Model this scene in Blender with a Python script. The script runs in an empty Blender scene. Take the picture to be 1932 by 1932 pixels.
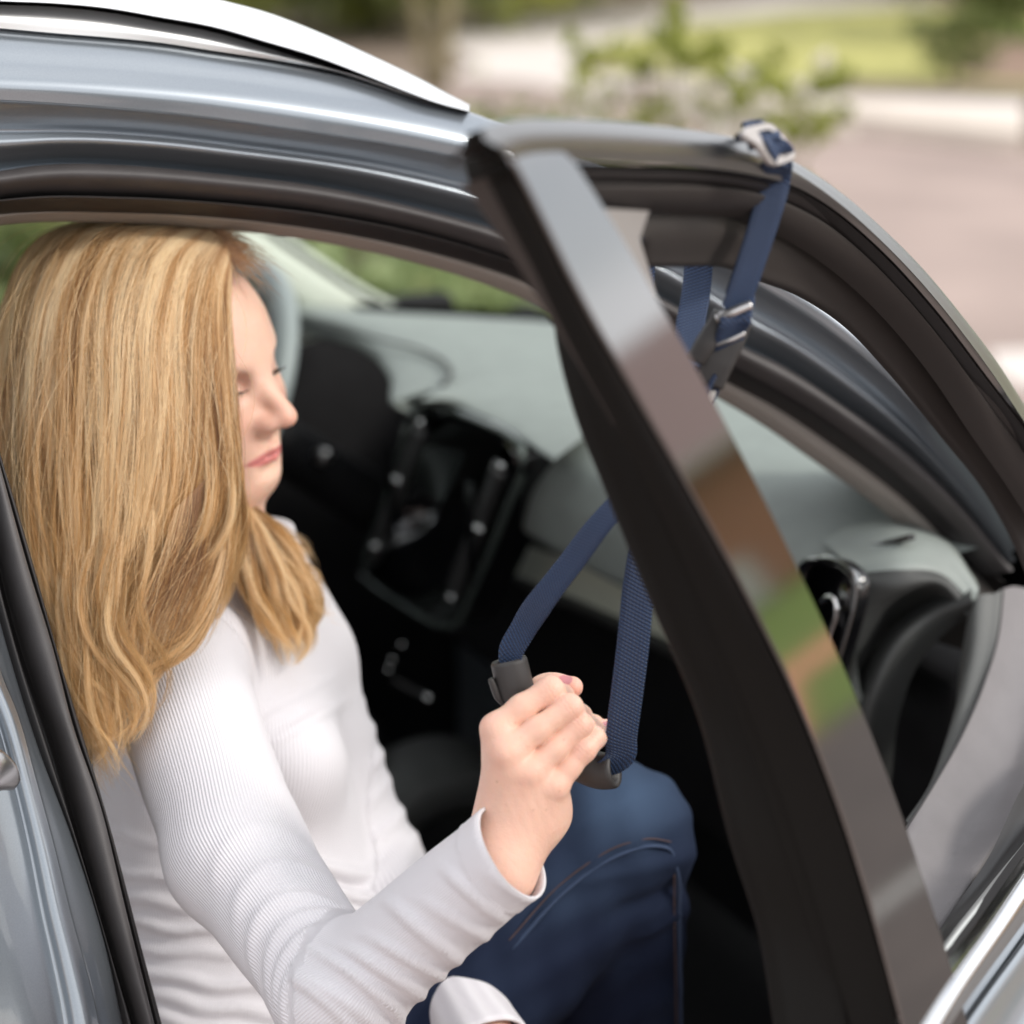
import bpy, math, time
import numpy as np
T0=time.time()
S=bpy.context.scene; COL=S.collection
rng=np.random.default_rng(7)
# ------------------------------------------------------------------ camera, world, sun, exposure
CAMZ=1.85; PHI,PIT,TF=math.radians(26),math.radians(17),math.tan(math.radians(13))
C=np.array([0,0,CAMZ])
F=np.array([math.sin(PHI)*math.cos(PIT),math.cos(PHI)*math.cos(PIT),-math.sin(PIT)])
R=np.array([math.cos(PHI),-math.sin(PHI),0.]); U=np.cross(R,F)
cam=bpy.data.cameras.new('camera'); co=bpy.data.objects.new('camera',cam); COL.objects.link(co); S.camera=co
co.location=C; co.rotation_euler=(math.pi/2-PIT,0,-PHI)
cam.sensor_width=36; cam.lens=18/TF; cam.clip_start=.05; cam.clip_end=600
cam.dof.use_dof=True; cam.dof.focus_distance=1.60; cam.dof.aperture_fstop=3.2
W=bpy.data.worlds.new('World'); S.world=W; W.use_nodes=True
def world():
    nt=W.node_tree; N=nt.nodes; L=nt.links; N.clear()
    out=N.new('ShaderNodeOutputWorld'); bg=N.new('ShaderNodeBackground'); bg.inputs['Strength'].default_value=.1
    sky=N.new('ShaderNodeTexSky'); sky.sky_type='NISHITA'; sky.sun_disc=False
    sky.sun_elevation=math.radians(52); sky.sun_rotation=math.radians(100); sky.dust_density=2
    tc=N.new('ShaderNodeTexCoord'); mp=N.new('ShaderNodeMapping'); mp.inputs['Scale'].default_value=(1.2,1.2,4)
    no=N.new('ShaderNodeTexNoise'); no.inputs['Scale'].default_value=2.2; no.inputs['Detail'].default_value=8; no.inputs['Roughness'].default_value=.55
    cr_=N.new('ShaderNodeValToRGB'); cr_.color_ramp.elements[0].position=.36; cr_.color_ramp.elements[0].color=(.45,.45,.45,1); cr_.color_ramp.elements[1].position=.62
    mx=N.new('ShaderNodeMixRGB'); mx.inputs[2].default_value=(12,12,12.2,1)
    L.new(tc.outputs['Generated'],mp.inputs[0]); L.new(mp.outputs[0],no.inputs[0]); L.new(no.outputs[0],cr_.inputs[0])
    L.new(cr_.outputs[0],mx.inputs[0]); L.new(sky.outputs[0],mx.inputs[1]); L.new(mx.outputs[0],bg.inputs[0]); L.new(bg.outputs[0],out.inputs[0])
world()
sl=bpy.data.lights.new('sun','SUN'); sl.energy=1.5; sl.angle=math.radians(12); sl.color=(1,.95,.88)
so=bpy.data.objects.new('sun',sl); COL.objects.link(so)
SD=np.array([.64,-.66,.66]); SD/=np.linalg.norm(SD)   # towards the sun
from mathutils import Vector
so.rotation_euler=Vector(SD).to_track_quat('Z','Y').to_euler()
W.node_tree.nodes['Sky Texture'].sun_elevation=math.asin(SD[2]); W.node_tree.nodes['Sky Texture'].sun_rotation=math.atan2(SD[0],SD[1])
S.view_settings.view_transform='Standard'; S.view_settings.look='None'; S.view_settings.gamma=1; S.view_settings.exposure=.50
S.render.engine='CYCLES'; S.cycles.use_denoising=True; S.cycles.max_bounces=8; S.cycles.transparent_max_bounces=16
S.cycles.caustics_reflective=False; S.cycles.caustics_refractive=False

# ------------------------------------------------------------------ rays and planes used to lay the place out
def ray(u,v): return F+(u-966)/966*TF*R+(966-v)/966*TF*U
def P(u,v,d): return C+d*ray(u,v)
def plane(u,v,o,n): r=ray(u,v); return C+r*(np.dot(o-C,n)/np.dot(r,n))
def onX(u,v,x): return plane(u,v,np.array([x,0,0.]),np.array([1.,0,0]))
def onY(u,v,y): return plane(u,v,np.array([0,y,0.]),np.array([0,1.,0]))
def onZ(u,v,z): return plane(u,v,np.array([0,0,z]),np.array([0,0,1.]))
K=math.tan(math.radians(20)); SN=np.array([0,1,-K])/math.hypot(1,K)          # body side plane, leaning inwards
def side(u,v,off=0): return plane(u,v,np.array([0,1.5,1.2])+SN*off,SN)
TH,TAU=math.radians(37),math.radians(20)                                    # the open door
DE=np.array([math.cos(TH),math.sin(TH),0]); NI=np.array([-math.sin(TH),math.cos(TH),0])
DN=NI*math.cos(TAU)-np.array([0,0,1.])*math.sin(TAU); DA=P(900,250,1.10)
def door(u,v,off=0): return plane(u,v,DA+DN*off,DN)
def L(pts,fn,*a): return np.array([fn(*q,*a) for q in pts])

# ------------------------------------------------------------------ mesh helpers
def cr(p,n,par=None):
    p=np.asarray(p,float); d=np.linalg.norm(np.diff(p[:,:3],axis=0),axis=1); t=np.r_[0,np.cumsum(np.maximum(d,1e-9))]; t/=t[-1]
    m=np.empty_like(p); s=np.diff(p,axis=0)/np.diff(t)[:,None]
    m[0]=s[0]; m[-1]=s[-1]
    if len(p)>2:
        h=np.diff(t)[:,None]; m[1:-1]=(s[:-1]*h[1:]+s[1:]*h[:-1])/(h[1:]+h[:-1])
    x=np.linspace(0,1,n) if par is None else par
    i=np.clip(np.searchsorted(t,x,side='right')-1,0,len(p)-2); h=(t[i+1]-t[i])[:,None]; w=((x-t[i])[:,None])/h
    return ((1+2*w)*(1-w)**2)*p[i]+w*(1-w)**2*h*m[i]+w*w*(3-2*w)*p[i+1]+w*w*(w-1)*h*m[i+1]
def link(ob,parent=None):
    COL.objects.link(ob)
    if parent is not None:
        ob.parent=parent; ob.matrix_parent_inverse=parent.matrix_basis.inverted()
    return ob
def mesh(name,V,Q,mat,parent=None,smooth=True,attrs=None,uv=None):
    me=bpy.data.meshes.new(name); V=np.asarray(V,np.float32); 
    if isinstance(Q,np.ndarray):
        k=Q.shape[1]; me.vertices.add(len(V)); me.vertices.foreach_set('co',V.ravel())
        me.loops.add(Q.size); me.loops.foreach_set('vertex_index',Q.astype(np.int32).ravel())
        me.polygons.add(len(Q)); me.polygons.foreach_set('loop_start',np.arange(0,Q.size,k,dtype=np.int32))
        me.update(calc_edges=True); me.validate()
    else: me.from_pydata(V.tolist(),[],Q)
    if smooth: me.polygons.foreach_set('use_smooth',np.ones(len(me.polygons),bool))
    if uv is not None:
        ul=me.uv_layers.new(name='UVMap'); vi=np.empty(len(me.loops),np.int32); me.loops.foreach_get('vertex_index',vi)
        ul.data.foreach_set('uv',np.asarray(uv,np.float32)[vi].ravel())
    for k_,a in (attrs or {}).items():
        a=np.asarray(a,np.float32)
        if a.ndim==1: at=me.attributes.new(k_,'FLOAT','POINT'); at.data.foreach_set('value',a)
        else: at=me.attributes.new(k_,'FLOAT_COLOR','POINT'); at.data.foreach_set('color',np.c_[a,np.ones(len(a))].ravel().astype(np.float32))
    me.materials.append(mat); me.update()
    return link(bpy.data.objects.new(name,me),parent)
def gridq(n,m,wrap=False,off=0):
    i=np.arange(n-1)[:,None]*m; j=np.arange(m if wrap else m-1)[None,:]; j2=(j+1)%m
    return np.stack([i+j,i+j2,i+m+j2,i+m+j],-1).reshape(-1,4)+off
def loft(name,lines,mat,parent=None,n=90,sub=4,smooth=True,closed=False):
    rows=[cr(l,n) for l in lines]
    if closed: rows.append(rows[0])
    A=np.array(rows)                                   # lines x n x 3
    if smooth and len(A)>2:
        out=[]; par=np.concatenate([[i+np.arange(sub)/sub] for i in range(len(A)-1)],axis=None).ravel(); par=np.r_[par,len(A)-1]
        tt=np.arange(len(A))
        B=np.empty((len(par),n,3))
        for c in range(3):
            for j in range(n): pass
        m=np.gradient(A,axis=0); i=np.clip(par.astype(int),0,len(A)-2); w=(par-i)[:,None,None]
        B=((1+2*w)*(1-w)**2)*A[i]+w*(1-w)**2*m[i]+w*w*(3-2*w)*A[i+1]+w*w*(w-1)*m[i+1]
        A=B
    V=A.reshape(-1,3); uvx=np.tile(np.linspace(0,1,n),len(A)); uvy=np.repeat(np.arange(len(A)),n)
    return mesh(name,V,gridq(len(A),n),mat,parent,True,uv=np.c_[uvx,uvy])
def bands(name,lines,mat,parent=None,n=90):
    """sharp-edged loft: each band between two lines has its own vertices"""
    V=[];Q=[];o=0
    for a,b in zip(lines[:-1],lines[1:]):
        A=cr(a,n);B=cr(b,n); V+= [A,B]; Q.append(gridq(2,n,off=o)); o+=2*n
    return mesh(name,np.concatenate(V),np.concatenate(Q),mat,parent)
def frames(c,up):
    t=np.gradient(c,axis=0); t/=np.linalg.norm(t,axis=1)[:,None]+1e-12
    up=np.broadcast_to(up,c.shape); a=np.cross(t,up); a/=np.linalg.norm(a,axis=1)[:,None]+1e-12; b=np.cross(a,t)
    return t,a,b
def tube(name,pts,ra,rb,mat,parent=None,n=40,m=20,up=(0,0,1),caps=True,power=2.):
    c=cr(pts,n); t,a,b=frames(c,np.array(up,float)); th=np.arange(m)/m*2*math.pi
    ra=np.interp(np.linspace(0,1,n),np.linspace(0,1,len(np.atleast_1d(ra))),np.atleast_1d(ra)); rb=np.interp(np.linspace(0,1,n),np.linspace(0,1,len(np.atleast_1d(rb))),np.atleast_1d(rb))
    ct=np.sign(np.cos(th))*np.abs(np.cos(th))**(2/power); st=np.sign(np.sin(th))*np.abs(np.sin(th))**(2/power)
    V=(c[:,None]+a[:,None]*(ra[:,None]*ct)[...,None]+b[:,None]*(rb[:,None]*st)[...,None]).reshape(-1,3)
    Q=gridq(n,m,True).tolist()
    if caps: Q.append(list(range(m))[::-1]); Q.append([(n-1)*m+i for i in range(m)])
    return mesh(name,V,Q,mat,parent)
def ribbon(name,pts,wv,w,th,mat,parent=None,n=80,m=6):
    """flat webbing: wv = list of width directions"""
    c=cr(pts,n); wd=cr(np.array(wv,float),n) if len(wv)>1 else np.repeat(np.array(wv,float),n,0)
    t=np.gradient(c,axis=0); t/=np.linalg.norm(t,axis=1)[:,None]; wd-=t*np.sum(wd*t,1)[:,None]; wd/=np.linalg.norm(wd,axis=1)[:,None]; nn=np.cross(t,wd)
    s=np.r_[0,np.cumsum(np.linalg.norm(np.diff(c,axis=0),axis=1))]
    prof=[(-.5,0),(-.47,.5),(-.25,.5),(0,.5),(.25,.5),(.47,.5),(.5,0),(.47,-.5),(.25,-.5),(0,-.5),(-.25,-.5),(-.47,-.5)]
    pr=np.array(prof); k=len(pr)
    V=(c[:,None]+wd[:,None]*(pr[:,0]*w)[None,:,None]+nn[:,None]*(pr[:,1]*th)[None,:,None]).reshape(-1,3)
    uv=np.c_[np.tile(pr[:,0]*w,n),np.repeat(s,k)]
    return mesh(name,V,gridq(n,k,True),mat,parent,uv=uv)
def box(name,c,sz,mat,parent=None,ax=None,bev=.0):
    c=np.array(c,float); ax=np.eye(3) if ax is None else np.array(ax); h=np.array(sz)/2
    if bev<=0:
        V=[c+ax.T@(h*np.array([x,y,z])) for x in(-1,1) for y in(-1,1) for z in(-1,1)]
        Q=[[0,1,3,2],[4,6,7,5],[0,4,5,1],[2,3,7,6],[0,2,6,4],[1,5,7,3]]
        return mesh(name,V,Q,mat,parent,False)
    b=min(bev,*(h*.95)); V=[];import itertools
    g=[np.array([-h[i],-h[i]+b*.3,-h[i]+b,h[i]-b,h[i]-b*.3,h[i]]) for i in range(3)]
    # rounded box from a cube grid pushed to a rounded shape
    bm=[];idx={}
    def vid(p):
        k=tuple(np.round(p,7))
        if k not in idx:
            q=np.clip(p,-h+b,h-b); d=p-q; l=np.linalg.norm(d); idx[k]=len(bm); bm.append(c+ax.T@(q+(d/l*b if l>0 else 0)))
        return idx[k]
    Q=[]
    for a in range(3):
        o1,o2=(a+1)%3,(a+2)%3
        for sgn in(-1,1):
            for i in range(5):
                for j in range(5):
                    qs=[]
                    for di,dj in((0,0),(1,0),(1,1),(0,1)):
                        p=np.zeros(3); p[a]=sgn*h[a]; p[o1]=g[o1][i+di]; p[o2]=g[o2][j+dj]; qs.append(vid(p))
                    if sgn<0: qs=qs[::-1]
                    Q.append(qs)
    return mesh(name,bm,Q,mat,parent)
def ball(name,c,r,mat,parent=None,ax=None,n=16,m=24):
    r=np.broadcast_to(np.array(r,float),(3,)); ax=np.eye(3) if ax is None else np.array(ax)
    th=np.linspace(0.001,math.pi-.001,n); ph=np.arange(m)/m*2*math.pi
    p=np.stack([np.sin(th)[:,None]*np.cos(ph),np.sin(th)[:,None]*np.sin(ph),np.cos(th)[:,None]+0*ph],-1).reshape(-1,3)*r
    return mesh(name,np.array(c)+p@ax,gridq(n,m,True),mat,parent)
def empty(name,loc,label,cat,group=None):
    o=bpy.data.objects.new(name,None); o.location=loc; COL.objects.link(o); o['label']=label; o['category']=cat; o.empty_display_size=.1
    if group: o['group']=group
    bpy.context.view_layer.update() if False else None
    return o
def tag(o,label,cat,group=None):
    o['label']=label; o['category']=cat
    if group: o['group']=group
    return o
def struct(o,k='structure'): o['kind']=k; return o

# ------------------------------------------------------------------ materials
def mat(name,col,rough=.5,metal=0,coat=0,bump=None,var=0,varscale=20,spec=.5,sss=0,coatr=.03,bumpd=.001,vdetail=4):
    m=bpy.data.materials.new(name); m.use_nodes=True; nt=m.node_tree; N=nt.nodes; B=N['Principled BSDF']
    B.inputs['Base Color'].default_value=(*col,1); B.inputs['Roughness'].default_value=rough; B.inputs['Metallic'].default_value=metal
    B.inputs['Coat Weight'].default_value=coat; B.inputs['Coat Roughness'].default_value=coatr; B.inputs['Specular IOR Level'].default_value=spec
    if sss: B.inputs['Subsurface Weight'].default_value=sss; B.inputs['Subsurface Radius'].default_value=(.012,.005,.003); B.inputs['Subsurface Scale'].default_value=1
    tc=N.new('ShaderNodeTexCoord')
    if var:
        no=N.new('ShaderNodeTexNoise'); no.inputs['Scale'].default_value=varscale; no.inputs['Detail'].default_value=vdetail
        nt.links.new(tc.outputs['Object'],no.inputs[0]); hs=N.new('ShaderNodeHueSaturation'); hs.inputs['Color'].default_value=(*col,1)
        mr=N.new('ShaderNodeMapRange'); mr.inputs[1].default_value=.3; mr.inputs[2].default_value=.7; mr.inputs[3].default_value=1-var; mr.inputs[4].default_value=1+var
        nt.links.new(no.outputs[0],mr.inputs[0]); nt.links.new(mr.outputs[0],hs.inputs['Value']); nt.links.new(hs.outputs[0],B.inputs['Base Color'])
    if bump:
        no=N.new('ShaderNodeTexNoise'); no.inputs['Scale'].default_value=bump[0]; no.inputs['Detail'].default_value=5
        nt.links.new(tc.outputs['Object'],no.inputs[0]); bp=N.new('ShaderNodeBump'); bp.inputs['Strength'].default_value=bump[1]; bp.inputs['Distance'].default_value=bumpd
        nt.links.new(no.outputs[0],bp.inputs['Height']); nt.links.new(bp.outputs[0],B.inputs['Normal'])
    return m
M={}
M['paint']=mat('blue_grey_paint',(.30,.335,.37),.28,.70,1,var=.05,varscale=900)
M['silver']=mat('satin_silver_rail',(.86,.87,.87),.36,.75,.2)
M['dark_line']=mat('groove_black',(.02,.018,.018),.5)
M['rubber']=mat('black_rubber_seal',(.022,.019,.019),.5,0,0,bump=(1500,.15),var=.15,varscale=60)
M['rubber2']=mat('soft_rubber_band',(.055,.05,.05),.5,0,0,bump=(900,.2),var=.1,varscale=40)
M['lining']=mat('beige_grey_lining',(.33,.30,.27),.8,bump=(1800,.3))
M['pale_trim']=mat('pale_pillar_trim',(.62,.66,.57),.75,bump=(800,.2))
M['black']=mat('interior_black',(.009,.009,.010),.6,var=.2,varscale=30,spec=.2)
M['gloss']=mat('gloss_black',(.006,.006,.007),.06,0,1)
M['satin']=mat('satin_black_frame',(.035,.031,.030),.30,0,.35,var=.1,varscale=50,coatr=.25)
M['pillar_rubber']=mat('pillar_soft_rubber',(.085,.08,.08),.55,bump=(900,.25),var=.1,varscale=40)
M['frame_gloss']=mat('frame_gloss_black',(.012,.011,.011),.35,0,1,spec=1,coatr=.3)
M['frame_gloss'].node_tree.nodes['Principled BSDF'].inputs['Coat IOR'].default_value=2.2
M['upright']=mat('near_black_upright',(.010,.009,.008),.65,bump=(2200,.2),spec=.12)
M['pillar_gloss']=mat('pillar_gloss_black',(.006,.006,.007),.05,0,1,spec=1)
M['pillar_gloss'].node_tree.nodes['Principled BSDF'].inputs['Coat IOR'].default_value=2.3
M['pillar_gloss'].node_tree.nodes['Principled BSDF'].inputs['Coat Roughness'].default_value=.05
M['garnish']=mat('brown_grey_door_garnish',(.034,.029,.027),.55,bump=(2200,.25),spec=.35)
M['chrome']=mat('chrome',(.88,.88,.87),.12,1)
M['chrome_s']=mat('satin_metal',(.55,.54,.53),.28,1,bump=(700,.1))
M['dash']=mat('grey_green_dash_top',(.265,.295,.275),.55,bump=(1500,.35),var=.06,varscale=30)
M['dashlow']=mat('dark_grey_dash',(.05,.052,.05),.55,bump=(1500,.3))
M['decor']=mat('pale_dash_strip',(.72,.74,.60),.5,bump=(500,.2))
M['leather']=mat('grey_grained_panel',(.19,.178,.181),.6,bump=(1100,.55),var=.06,varscale=25,bumpd=.0012)
M['plastic']=mat('dark_moulded_handle',(.035,.032,.031),.42,bump=(2600,.35),bumpd=.0006)
M['jeans']=None

def nodes(name):
    m=bpy.data.materials.new(name); m.use_nodes=True; return m,m.node_tree,m.node_tree.nodes,m.node_tree.nodes['Principled BSDF']
def mth(nt,op,a,b=None,c=None):
    n=nt.nodes.new('ShaderNodeMath'); n.operation=op
    for i,x in enumerate((a,b,c)):
        if x is None: continue
        if isinstance(x,(int,float)): n.inputs[i].default_value=x
        else: nt.links.new(x,n.inputs[i])
    return n.outputs[0]
def mixc(nt,f,a,b):
    n=nt.nodes.new('ShaderNodeMixRGB')
    for i,x in enumerate((f,a,b)):
        if isinstance(x,(int,float)): n.inputs[i].default_value=x
        elif isinstance(x,tuple): n.inputs[i].default_value=(*x,1)
        else: nt.links.new(x,n.inputs[i])
    return n.outputs[0]
def m_web():
    m,nt,N,B=nodes('navy_webbing'); uv=N.new('ShaderNodeUVMap'); sp=N.new('ShaderNodeSeparateXYZ'); nt.links.new(uv.outputs[0],sp.inputs[0])
    x,y=sp.outputs[0],sp.outputs[1]; k=2*math.pi
    a=mth(nt,'SINE',mth(nt,'MULTIPLY',mth(nt,'ADD',y,mth(nt,'MULTIPLY',x,.45)),k/.0027)); b=mth(nt,'SINE',mth(nt,'MULTIPLY',x,k/.0024))
    h=mth(nt,'MULTIPLY_ADD',mth(nt,'MULTIPLY',a,b),.5,.5)
    h2=mth(nt,'ADD',h,mth(nt,'MULTIPLY',a,.5))
    nt.links.new(mixc(nt,mth(nt,'POWER',mth(nt,'MULTIPLY_ADD',a,.5,.5),3.),mixc(nt,mth(nt,'POWER',h,2.),(.004,.007,.022),(.010,.026,.080)),(.019,.055,.14)),B.inputs['Base Color'])
    B.inputs['Roughness'].default_value=.6; B.inputs['Sheen Weight'].default_value=.1; B.inputs['Sheen Tint'].default_value=(.4,.6,1,1)
    bp=N.new('ShaderNodeBump'); bp.inputs['Strength'].default_value=.9; bp.inputs['Distance'].default_value=.0006
    nt.links.new(h2,bp.inputs['Height']); nt.links.new(bp.outputs[0],B.inputs['Normal']); return m
M['web']=m_web()
def m_knit():
    m,nt,N,B=nodes('white_rib_knit'); at=N.new('ShaderNodeAttribute'); at.attribute_name='rib'
    s=mth(nt,'SINE',mth(nt,'MULTIPLY',at.outputs['Fac'],2*math.pi/.0023))
    no=N.new('ShaderNodeTexNoise'); no.inputs['Scale'].default_value=900; no.inputs['Detail'].default_value=3; tc=N.new('ShaderNodeTexCoord'); nt.links.new(tc.outputs['Object'],no.inputs[0])
    h=mth(nt,'ADD',s,mth(nt,'MULTIPLY',no.outputs[0],.7))
    a2=N.new('ShaderNodeAttribute'); a2.attribute_name='hem'; a3=N.new('ShaderNodeAttribute'); a3.attribute_name='seam'
    for at_,p_,w_ in ((a2,-.0175,.0006),(a2,-.0205,.0006),(a3,0.,.0007)): h=mth(nt,'SUBTRACT',h,mth(nt,'MULTIPLY',mth(nt,'COMPARE',at_.outputs['Fac'],p_,w_),3.2))
    bp=N.new('ShaderNodeBump'); bp.inputs['Strength'].default_value=.55; bp.inputs['Distance'].default_value=.00055
    nt.links.new(h,bp.inputs['Height']); nt.links.new(bp.outputs[0],B.inputs['Normal'])
    nt.links.new(mixc(nt,mth(nt,'MULTIPLY_ADD',s,.5,.5),(.71,.685,.715),(.78,.76,.785)),B.inputs['Base Color'])  # shade in the gaps between ribs put into the base colour
    B.inputs['Roughness'].default_value=.85; B.inputs['Sheen Weight'].default_value=.2; B.inputs['Specular IOR Level'].default_value=.2
    B.inputs['Subsurface Weight'].default_value=.12; B.inputs['Subsurface Radius'].default_value=(.004,.004,.004); B.inputs['Subsurface Scale'].default_value=1; return m
M['knit']=m_knit()
def m_skin():
    m,nt,N,B=nodes('fair_skin'); at=N.new('ShaderNodeAttribute'); at.attribute_name='tone'
    tc=N.new('ShaderNodeTexCoord'); no=N.new('ShaderNodeTexNoise'); no.inputs['Scale'].default_value=55; no.inputs['Detail'].default_value=6; nt.links.new(tc.outputs['Object'],no.inputs[0])
    vr=N.new('ShaderNodeTexVoronoi'); vr.inputs['Scale'].default_value=70; nt.links.new(tc.outputs['Object'],vr.inputs[0])
    fr=mth(nt,'LESS_THAN',vr.outputs['Distance'],.05)
    c=mixc(nt,mth(nt,'MULTIPLY',mth(nt,'SUBTRACT',no.outputs[0],.35),.5),at.outputs['Color'],(.62,.30,.22))
    c=mixc(nt,mth(nt,'MULTIPLY',fr,.2),c,(.45,.22,.14))
    nt.links.new(c,B.inputs['Base Color']); B.inputs['Roughness'].default_value=.45; B.inputs['Specular IOR Level'].default_value=.4
    B.inputs['Subsurface Weight'].default_value=.45; B.inputs['Subsurface Radius'].default_value=(.010,.0035,.002); B.inputs['Subsurface Scale'].default_value=.35
    n2=N.new('ShaderNodeTexVoronoi'); n2.inputs['Scale'].default_value=900; nt.links.new(tc.outputs['Object'],n2.inputs[0])
    n3=N.new('ShaderNodeTexNoise'); n3.inputs['Scale'].default_value=260; n3.inputs['Detail'].default_value=6; nt.links.new(tc.outputs['Object'],n3.inputs[0])
    bp=N.new('ShaderNodeBump'); bp.inputs['Strength'].default_value=.5; bp.inputs['Distance'].default_value=.0007
    nt.links.new(mth(nt,'ADD',mth(nt,'MULTIPLY',n2.outputs[0],.35),n3.outputs[0]),bp.inputs['Height']); nt.links.new(bp.outputs[0],B.inputs['Normal']); return m
M['skin']=m_skin()
def m_jeans():
    m,nt,N,B=nodes('blue_denim'); tc=N.new('ShaderNodeTexCoord'); no=N.new('ShaderNodeTexNoise'); no.inputs['Scale'].default_value=9; no.inputs['Detail'].default_value=6; nt.links.new(tc.outputs['Object'],no.inputs[0])
    at=N.new('ShaderNodeAttribute'); at.attribute_name='fade'
    wv=N.new('ShaderNodeTexWave'); wv.inputs['Scale'].default_value=350; wv.inputs['Distortion'].default_value=1.5; nt.links.new(tc.outputs['Object'],wv.inputs[0])
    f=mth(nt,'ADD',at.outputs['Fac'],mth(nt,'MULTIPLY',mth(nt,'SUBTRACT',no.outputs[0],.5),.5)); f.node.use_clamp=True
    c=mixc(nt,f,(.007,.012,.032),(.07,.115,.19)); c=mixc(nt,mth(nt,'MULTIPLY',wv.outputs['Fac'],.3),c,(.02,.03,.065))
    nt.links.new(c,B.inputs['Base Color']); B.inputs['Roughness'].default_value=.85; B.inputs['Specular IOR Level'].default_value=.2
    bp=N.new('ShaderNodeBump'); bp.inputs['Strength'].default_value=.4; bp.inputs['Distance'].default_value=.0006; nt.links.new(wv.outputs['Fac'],bp.inputs['Height']); nt.links.new(bp.outputs[0],B.inputs['Normal']); return m
M['jeans']=m_jeans()
def m_hair():
    m=bpy.data.materials.new('blonde_hair'); m.use_nodes=True; nt=m.node_tree; N=nt.nodes; N.clear(); out=N.new('ShaderNodeOutputMaterial')
    h=N.new('ShaderNodeBsdfHairPrincipled'); h.parametrization='COLOR'
    a1=N.new('ShaderNodeAttribute'); a1.attribute_name='tone'; a2=N.new('ShaderNodeAttribute'); a2.attribute_name='light'
    nt.links.new(a1.outputs['Color'],h.inputs['Color'])
    h.inputs['Roughness'].default_value=.32; h.inputs['Radial Roughness'].default_value=.45; h.inputs['Coat'].default_value=.0
    h.inputs['Random Roughness'].default_value=.2; h.inputs['IOR'].default_value=1.4
    d=N.new('ShaderNodeBsdfPrincipled'); nt.links.new(a1.outputs['Color'],d.inputs['Base Color']); d.inputs['Roughness'].default_value=.5; d.inputs['Specular IOR Level'].default_value=.15
    mx=N.new('ShaderNodeMixShader'); mx.inputs[0].default_value=.55; nt.links.new(h.outputs[0],mx.inputs[1]); nt.links.new(d.outputs[0],mx.inputs[2])
    nt.links.new(mx.outputs[0],out.inputs[0]); return m
M['hair']=m_hair()
def m_glass(name,tint=(.93,.96,.94),refl=1.):
    m=bpy.data.materials.new(name); m.use_nodes=True; nt=m.node_tree; N=nt.nodes; N.clear(); out=N.new('ShaderNodeOutputMaterial')
    t=N.new('ShaderNodeBsdfTransparent'); t.inputs[0].default_value=(*tint,1); g=N.new('ShaderNodeBsdfGlossy'); g.inputs['Roughness'].default_value=.02
    fr=N.new('ShaderNodeFresnel'); fr.inputs['IOR'].default_value=1.45; mx=N.new('ShaderNodeMixShader')
    nt.links.new(mth(nt,'MULTIPLY',fr.outputs[0],refl),mx.inputs[0]); nt.links.new(t.outputs[0],mx.inputs[1]); nt.links.new(g.outputs[0],mx.inputs[2]); nt.links.new(mx.outputs[0],out.inputs[0]); return m
M['glass']=m_glass('window_glass')
def m_leaf(name,c1,c2,c3=None):
    m,nt,N,B=nodes(name); at=N.new('ShaderNodeAttribute'); at.attribute_name='rnd'
    c=mixc(nt,at.outputs['Fac'],c1,c2)
    nt.links.new(c,B.inputs['Base Color']); B.inputs['Roughness'].default_value=.5
    tr=N.new('ShaderNodeBsdfTranslucent'); nt.links.new(c,tr.inputs[0]); mx=N.new('ShaderNodeMixShader'); mx.inputs[0].default_value=.4
    nt.links.new(B.outputs[0],mx.inputs[1]); nt.links.new(tr.outputs[0],mx.inputs[2]); nt.links.new(mx.outputs[0],N['Material Output'].inputs[0]); return m
M['leaf']=m_leaf('yellow_green_leaves',(.22,.26,.04),(.46,.48,.11))
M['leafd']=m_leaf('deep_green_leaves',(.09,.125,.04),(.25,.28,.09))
M['leafl']=m_leaf('pale_green_leaves',(.24,.31,.12),(.46,.52,.26))
M['petal']=m_leaf('white_blossom',(.75,.68,.62),(.85,.80,.74))
M['bark']=mat('bark',(.26,.22,.12),.9,bump=(60,.6),var=.3,varscale=12,bumpd=.01)
M['asphalt']=mat('pinkish_asphalt',(.37,.285,.25),.9,var=.16,varscale=1.3,bump=(200,.3))
M['concrete']=mat('pale_concrete',(.72,.65,.60),.9,var=.08,varscale=3,bump=(80,.3))
M['kerb']=mat('kerb_stone',(.66,.58,.50),.9,var=.08,varscale=5)
M['grass']=mat('lawn_green',(.42,.40,.13),.95,var=.3,varscale=3)
M['soil']=mat('garden_soil',(.20,.15,.11),.95,var=.3,varscale=4)
M['brickpath']=mat('orange_brick_path',(.85,.36,.20),.85,var=.15,varscale=8)
M['roofing']=mat('brown_shingles',(.42,.30,.27),.9,var=.15,varscale=12)
M['white']=mat('white_painted_wood',(.75,.73,.68),.6)
M['darkglass']=mat('dark_window_glass',(.02,.022,.025),.08)

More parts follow.
